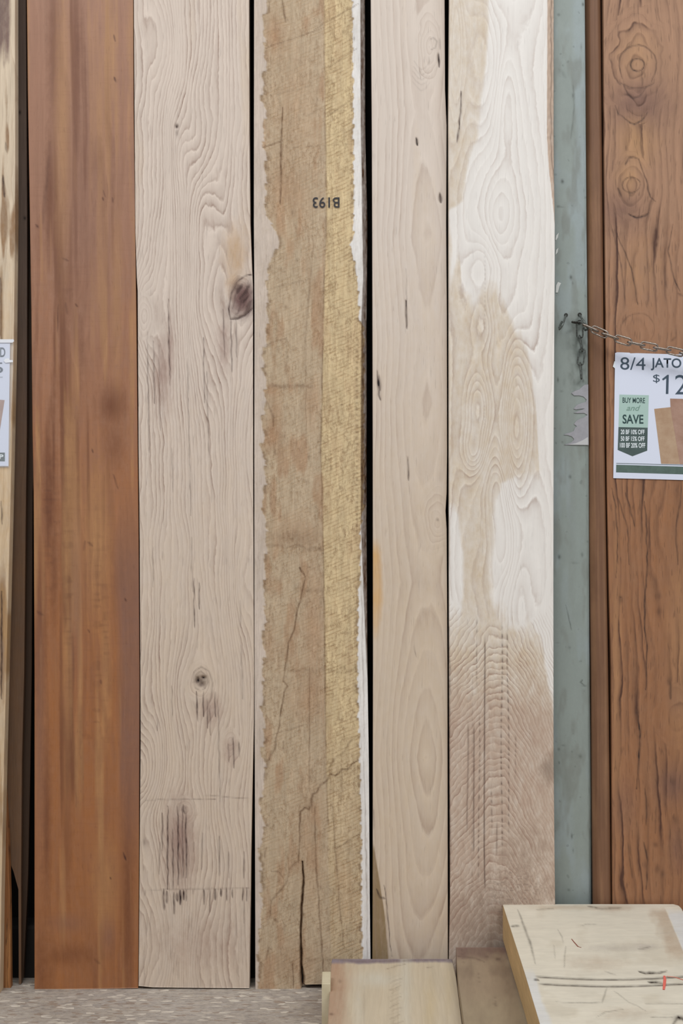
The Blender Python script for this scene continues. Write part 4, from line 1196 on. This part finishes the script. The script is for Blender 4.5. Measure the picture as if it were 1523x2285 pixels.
def chain(name, pts3, mat, Lh, Wh, rad, label, phase=0, tilt=0.35):
    root = empty(name, pts3[0])
    tag(root, label, 'chain')
    V, Fc = tube(link_path(Lh, Wh), rad)
    me = bpy.data.meshes.new('link')
    me.from_pydata([tuple(v) for v in V], [], Fc)
    me.polygons.foreach_set('use_smooth', [True] * len(me.polygons))
    me.materials.append(mat)
    for i in range(len(pts3) - 1):
        a, b = Vector(pts3[i]), Vector(pts3[i + 1])
        t = (b - a).normalized()
        side = Vector((0, -1, 0))
        side = (side - t * side.dot(t)).normalized()          # toward the viewer
        ang = (math.pi / 2 * 0.86 if (i + phase) % 2 else 0.0) + tilt
        nz = Matrix.Rotation(ang, 3, t) @ side
        ny = nz.cross(t)
        o = bpy.data.objects.new('link', me)
        C.objects.link(o)
        M = Matrix((t, ny, nz)).transposed().to_4x4()
        o.matrix_world = Matrix.Translation((a + b) / 2 - Vector(pts3[0])) @ M
        o.parent = root
    return root


def PY(px, py, y): return P(px, py, y, 0)


cp = [(1306, 727), (1327.5, 736.5), (1346, 745), (1375, 755), (1404, 764), (1433, 770), (1462, 776), (1491, 781), (1520, 788), (1549, 793), (1578, 797), (1607, 800), (1636, 802)]
ys = [0.004, 0.000, -0.003, -0.004, -0.004, -0.004, -0.004, -0.004, -0.004, -0.004, -0.004, -0.004, -0.004]
chain('chain', [PY(x, y, q) for (x, y), q in zip(cp, ys)], STEEL, 0.0145, 0.0058, 0.0016,
      'bare steel chain sagging right from the grey post across the brown planks', phase=1, tilt=0.25)

vp = [(1292, 722), (1293, 750), (1297.5, 755), (1299.5, 780), (1295, 786), (1294, 808), (1293.5, 812), (1296.5, 842)]
# hanging paint-coated chain
pts = [PY(1292.5, 720, 0.022), PY(1293, 752, 0.027), PY(1298, 781, 0.028), PY(1294, 812, 0.028), PY(1296.5, 843, 0.028)]
chain('chain', pts, PSTEEL, 0.0138, 0.0054, 0.0014, 'short paint-smeared chain hanging straight down the grey post', phase=0, tilt=0.5)


def hook(name, pix, yy, rad, mat, label, eyering=None):
    root = empty(name, PY(pix[0][0], pix[0][1], POSTY))
    tag(root, label, 'hook', None)
    pth = [PY(x, y, q * 1.75) - root.location for (x, y), q in zip(pix, yy)]
    V, Fc = tube(pth, rad, 8, closed=False)
    mesh_from('shank', V, Fc, mat, root, smooth=True)
    # washer where it enters the post
    V = []; Fc = []
    c = PY(pix[0][0], pix[0][1], POSTY - 0.0002) - root.location
    for k in range(12):
        a = 2 * math.pi * k / 12
        V += [c + Vector((math.cos(a) * rad * 2, -0.0012, math.sin(a) * rad * 2)), c + Vector((math.cos(a) * rad * 2, 0, math.sin(a) * rad * 2))]
    for k in range(12):
        j = (k + 1) % 12
        Fc.append((2 * k, 2 * j, 2 * j + 1, 2 * k + 1))
    Fc.append(tuple(2 * k for k in range(12))[::-1]); Fc.append(tuple(2 * k + 1 for k in range(12)))
    mesh_from('collar', V, Fc, DSTEEL, root)
    return root


hook('wire_hook', [(1262, 703), (1260.5, 708), (1258, 716), (1255, 724), (1251, 731), (1247.5, 735), (1247, 731), (1249.5, 725), (1253, 718)],
     [0.020, 0.010, 0.004, 0.000, 0.000, 0.004, 0.010, 0.014, 0.018], 0.0016, PSTEEL, 'bent steel hook slanting on the left side of the grey post, holding nothing')
hook('wire_hook', [(1292.5, 702), (1294, 706), (1299, 713), (1304, 721), (1309, 730), (1311, 735), (1305, 737), (1302, 731)],
     [0.020, 0.010, 0.002, -0.001, 0.000, 0.004, 0.009, 0.012], 0.0017, PSTEEL, 'steel hook on the right side of the grey post holding the chains')
hook('screw_bolt', [(1292, 719), (1288, 719.5), (1283, 720), (1278, 719), (1276, 718.5)], [0.020, 0.014, 0.011, 0.010, 0.009], 0.0019, DSTEEL,
     'dark stubby bolt sticking sideways beside the right hook on the grey post')


# ------------------------------------------------------------------ stacked planks lying at the foot
def fM(f):
    X, Y = f.X, f.Y
    f.xw = X + (X - 880) * -(Y - 2150) * 0.001
    f.ring = (f.xw + vn(X, Y, 30, 80, 3, 2) * 8) / 12
    f.amp *= 0.35
    f.tint(1, sstep(19, 12, Y - 2135 + (X - 741) * 0.012 + vn(X, Y, 20, 20, 5, 2) * 2) * 1.0)
    f.tint(0, sstep(800, 745, X + vn(X, Y, 16, 60, 7, 2) * 16) * 0.85)
    f.tint(2, f.g(840, 2185, 40, 16) * 0.8 + f.g(905, 2200, 14, 120) * 0.6 + f.g(800, 2250, 12, 60) * 0.4)
    f.tint(3, f.g(960, 2250, 14, 70) * 0.6 + f.g(1000, 2210, 10, 60) * 0.4)
    f.line([(745, 2140), (800, 2146), (850, 2145), (1000, 2140)], 3, 0.28)
    for k in range(14):
        y = 2180 + k * 8
        f.line([(864 + (k * 7 % 5) * 3, y + 6), (880, y + (k * 5 % 4)), (890 + (k * 3 % 4) * 3, y - 5)], 1.8, 0.08 + 0.05 * (k * 3 % 5))
    f.line([(860, 2163), (885, 2155), (905, 2150)], 2, 0.3); f.line([(950, 2160), (965, 2157)], 1.5, 0.3)
    f.spot(758, 2190, 4, 4, .35); f.spot(739, 2263, 5, 2.5, .6); f.line([(728, 2290), (732, 2262)], 1.5, .4)
    f.line([(812, 2200), (812, 2285)], 2.5, 0.15)
    f.dep += sstep(2141, 2135, Y) * 6


mM = wood('tan_rough_wood', [(198, 184, 160), (172, 140, 116), (136, 124, 130), (202, 196, 180), (192, 174, 140)], (160, 136, 104), (92, 66, 56),
          lineS=0.4, fib=(200, 30, 0.05), mott=0.06, rough=0.75, bump=0.3)
o = slab('lying_plank', [(2134, 742), (2148, 739), (2285, 731), (3100, 690)], [(2134, 1004), (2140, 1008), (2180, 1017), (2285, 1030), (3100, 1130)], 2134, 0.064, 0.064, fM, mM)
tag(o, 'tan plank with a grey-purple end lying on the floor in front of the rough-sawn plank', 'plank')


def fN(f):
    X, Y = f.X, f.Y
    f.ring = (X + vn(X, Y, 30, 60, 9, 2) * 14) / 16
    f.amp *= 0.2
    f.tint(0, sstep(-0.1, 0.6, vn(X, Y, 30, 40, 4, 3)) * 0.7)
    f.tint(1, sstep(2150, 2116, Y + vn(X, Y, 30, 14, 5, 2) * 14) * 0.8)
    f.tint(2, sstep(2200, 2260, Y) * 0.5)
    f.spot(1111, 2140, 5, 3, .6); f.spot(1086, 2135, 4, 2, .4); f.spot(1104, 2240, 4, 3, .35); f.line([(1020, 2134), (1060, 2138), (1080, 2146)], 2, 0.3)
    for k in range(10):
        f.spot(1030 + (k * 37) % 110, 2120 + (k * 53) % 150, 3, 2, .3)


mN = wood('grey_brown_weathered_wood', [(152, 134, 112), (132, 114, 96), (116, 92, 84), (162, 148, 122)], (120, 100, 82), (76, 54, 48), lineS=0.3,
          fib=(90, 60, 0.06), mott=0.06, rough=0.8, bump=0.35)
o = slab('lying_plank', [(2114, 1016.5), (2180, 1021), (2285, 1035), (3100, 1140)], [(2114, 1500), (2285, 1650), (3100, 2200)], 2114, 0.083, 0.083, fN, mN)
tag(o, 'grey-brown weathered plank lying between the tan plank and the thick cream slab', 'plank')


def fO(f):
    X, Y = f.X, f.Y
    sx = X - (Y - 2017) * 0.31          # straight along the left edge
    f.xw = Y.copy(); f.yw = X.copy()
    f.ring = (Y + vn(X, Y, 120, 24, 7, 3) * 16) / 15
    f.amp *= 0.22
    f.tint(0, sstep(0.0, 0.6, vn(X, Y, 60, 30, 12, 3)) * 0.6)
    f.tint(1, sstep(28, 18, sx - 1122 + vn(X, Y, 30, 30, 5) * 6) * sstep(2150, 2190, Y) * 0.95)
    rl = 1490 + (Y - 2040) * 0.42
    f.tint(1, sstep(-3, 3, X - rl + vn(X, Y, 10, 14, 8) * 4) * sstep(2025, 2045, Y) * sstep(2160, 2130, Y) * 0.95)
    f.tint(2, sstep(-50, -20, X - rl + vn(X, Y, 12, 16, 8) * 8) * sstep(0, -3, X - rl) * sstep(2020, 2040, Y) * sstep(2150, 2120, Y) * 0.65)
    f.tint(2, (f.g(1250, 2025, 60, 5) + f.g(1370, 2027, 40, 7)) * 0.6); f.tint(2, f.g(1330, 2150, 60, 18) * 0.35); f.tint(2, f.g(1400, 2262, 60, 14) * 0.35)
    f.tint(3, f.g(1370, 2115, 50, 9) * 0.4 + f.g(1440, 2113, 30, 6) * 0.5)
    y1 = 2178.5 + 6.5 * np.sin(np.clip((X - 1195) / 330, 0, 1) * np.pi)
    y2 = 2194.5 + 5.5 * np.sin(np.clip((X - 1200) / 325, 0, 1) * np.pi)
    on1 = sstep(1190, 1205, X); on2 = sstep(1196, 1215, X)
    b = np.exp(-((Y - y1) / 1.8) ** 2) * on1; b2 = np.exp(-((Y - y2) / 1.9) ** 2) * on2
    f.dark = np.maximum(f.dark, b * 0.84); f.dark = np.maximum(f.dark, b2 * 0.84)
    f.dep += b * 2.5 + b2 * 2.5
    f.line([(1425, 2167), (1440, 2170), (1470, 2170), (1486, 2166)], 2.6, 0.85, 2); f.line([(1445, 2190), (1476, 2192)], 3, 0.85, 2); f.line([(1190, 2186), (1201, 2187)], 2.2, 0.8)
    f.line([(1139, 2067), (1158, 2067)], 2, 0.7); f.line([(1155, 2030), (1166, 2060), (1178, 2092), (1188, 2125), (1193, 2150)], 2.8, 0.42)
    f.line([(1310, 2022), (1340, 2028), (1386, 2026)], 2.5, 0.45); f.line([(1196, 2029), (1235, 2027)], 1.6, 0.3)
    f.line([(1245, 2075), (1254, 2090), (1256, 2105)], 1.4, 0.3); f.line([(1262, 2112), (1258, 2160)], 1.4, 0.35); f.line([(1235, 2110), (1238, 2140)], 1.4, 0.25)
    f.line([(1353, 2205), (1348, 2222), (1343, 2238)], 1.6, 0.35); f.line([(1240, 2236), (1320, 2238), (1345, 2236)], 1.3, 0.35); f.line([(1370, 2212), (1400, 2235), (1440, 2255)], 1.5, 0.25)
    f.line([(1440, 2240), (1523, 2240)], 1.4, 0.25); f.line([(1424, 2118), (1450, 2113)], 1.8, 0.35); f.line([(1330, 2270), (1350, 2258), (1390, 2252)], 1.5, 0.3)
    f.spot(1516, 2272, 12, 5, 0.85); f.line([(1500, 2286), (1512, 2270), (1530, 2280)], 3.5, 0.8); f.line([(1450, 2270), (1500, 2270)], 1.5, 0.35)
    f.line([(1292, 2066), (1310, 2062), (1330, 2064)], 1.4, 0.22); f.line([(1350, 2168), (1375, 2176)], 1.6, 0.25)
    f.dep += sstep(2023, 2014, Y) * 3


mO = wood('cream_slab_wood', [(221, 213, 195), (206, 196, 176), (216, 214, 209), (184, 162, 138), (176, 166, 156)], (164, 148, 126), (62, 52, 44),
          lineS=0.4, fib=(260, 22, 0.05), mott=0.06, rough=0.7, bump=0.25)
slabO = slab('lying_plank', [(2015, 1121), (2020, 1121.5), (2171, 1170), (2285, 1204), (3100, 1455)],
         [(2015, 1502), (2019, 1512), (2028, 1520), (2285, 1650), (3100, 2070)], 2015, 0.1455, 0.058, fO, mO)
tag(slabO, 'thick cream slab with two dark grooves and a red mark, topmost of the lying planks', 'plank')
slabO.data.materials.append(wood('yellow_sawn_edge', [(198, 168, 122)], (150, 122, 84), (120, 90, 56), lineS=0.3, fib=(40, 60, 0.1), rough=0.8, bump=0.4))
for p_ in slabO.data.polygons:
    if abs(p_.normal.z) < 0.3: p_.material_index = 1

RED = plain('red_crayon', (230, 112, 98), 0.7)
PINK = plain('faint_red_crayon', (214, 130, 112), 0.7)
BRN = plain('rust_red_scratch', (140, 78, 62), 0.7)


def ribbon(name, px, wd, h, mat, parent):
    """a flat crayon stroke on a horizontal face"""
    pts = [PH(x, y, h) for x, y in px]
    V = []; Fc = []
    for i, p_ in enumerate(pts):
        t = (pts[min(i + 1, len(pts) - 1)] - pts[max(i - 1, 0)]).normalized()
        s_ = Vector((-t.y, t.x, 0)) * wd * (0.7 if i in (0, len(pts) - 1) else 1.0)
        V += [p_ + s_, p_ - s_]
    n_ = len(V)
    V += [v - Vector((0, 0, 0.0004)) for v in V[:n_]]
    for i in range(len(pts) - 1):
        a = 2 * i
        Fc += [(a, a + 1, a + 3, a + 2), (a + n_, a + n_ + 2, a + n_ + 3, a + n_ + 1), (a, a + 2, a + n_ + 2, a + n_), (a + 1, a + n_ + 1, a + n_ + 3, a + 3)]
    return mesh_from(name, V, Fc, mat, parent)


ribbon('crayon_mark', [(1481.5, 2177), (1482.5, 2185), (1481.5, 2196), (1480, 2208)], 0.0020, 0.1462, RED, slabO)['label'] = 'short red crayon mark'
ribbon('crayon_mark', [(1486, 2178), (1505, 2180), (1523, 2186), (1545, 2196)], 0.0009, 0.1462, PINK, slabO)
ribbon('scratch', [(1274.5, 2095), (1281, 2103), (1289, 2112), (1296, 2114)], 0.0008, 0.1460, BRN, slabO)


def fL(f):
    f.ring = (f.X + vn(f.X, f.Y, 8, 40, 2) * 4) / 5
    f.amp *= 0.4


# short upright block left of the tan plank
hL = 0.0765
q0, q1_, q2_, q3_ = PH(718.5, 2168, hL), PH(738, 2168, hL), PH(737, 2195, hL), PH(717.5, 2195, hL)
ch = 0.0008
V = []
for (q, sx, sy) in ((q3_, 1, 1), (q2_, -1, 1), (q1_, -1, -1), (q0, 1, -1)): V.append(Vector((q.x, q.y, 0)))
for (q, sx, sy) in ((q3_, 1, 1), (q2_, -1, 1), (q1_, -1, -1), (q0, 1, -1)): V.append(Vector((q.x, q.y, hL - ch)))
for (q, sx, sy) in ((q3_, 1, 1), (q2_, -1, 1), (q1_, -1, -1), (q0, 1, -1)): V.append(Vector((q.x + sx * ch, q.y + sy * ch, hL)))
Fc = [(3, 2, 1, 0), (8, 9, 10, 11)]
for lo_ in (0, 4):
    for k in range(4):
        j = (k + 1) % 4
        Fc.append((lo_ + k, lo_ + j, lo_ + 4 + j, lo_ + 4 + k))
o = mesh_from('wood_offcut', V, Fc, plain('pale_pine_wood', (208, 198, 170), 0.7, c2=(196, 184, 152), scale=30, bump=0.1))
tag(o, 'pale yellow upright strip of wood at the left side of the lying tan plank', 'offcut')
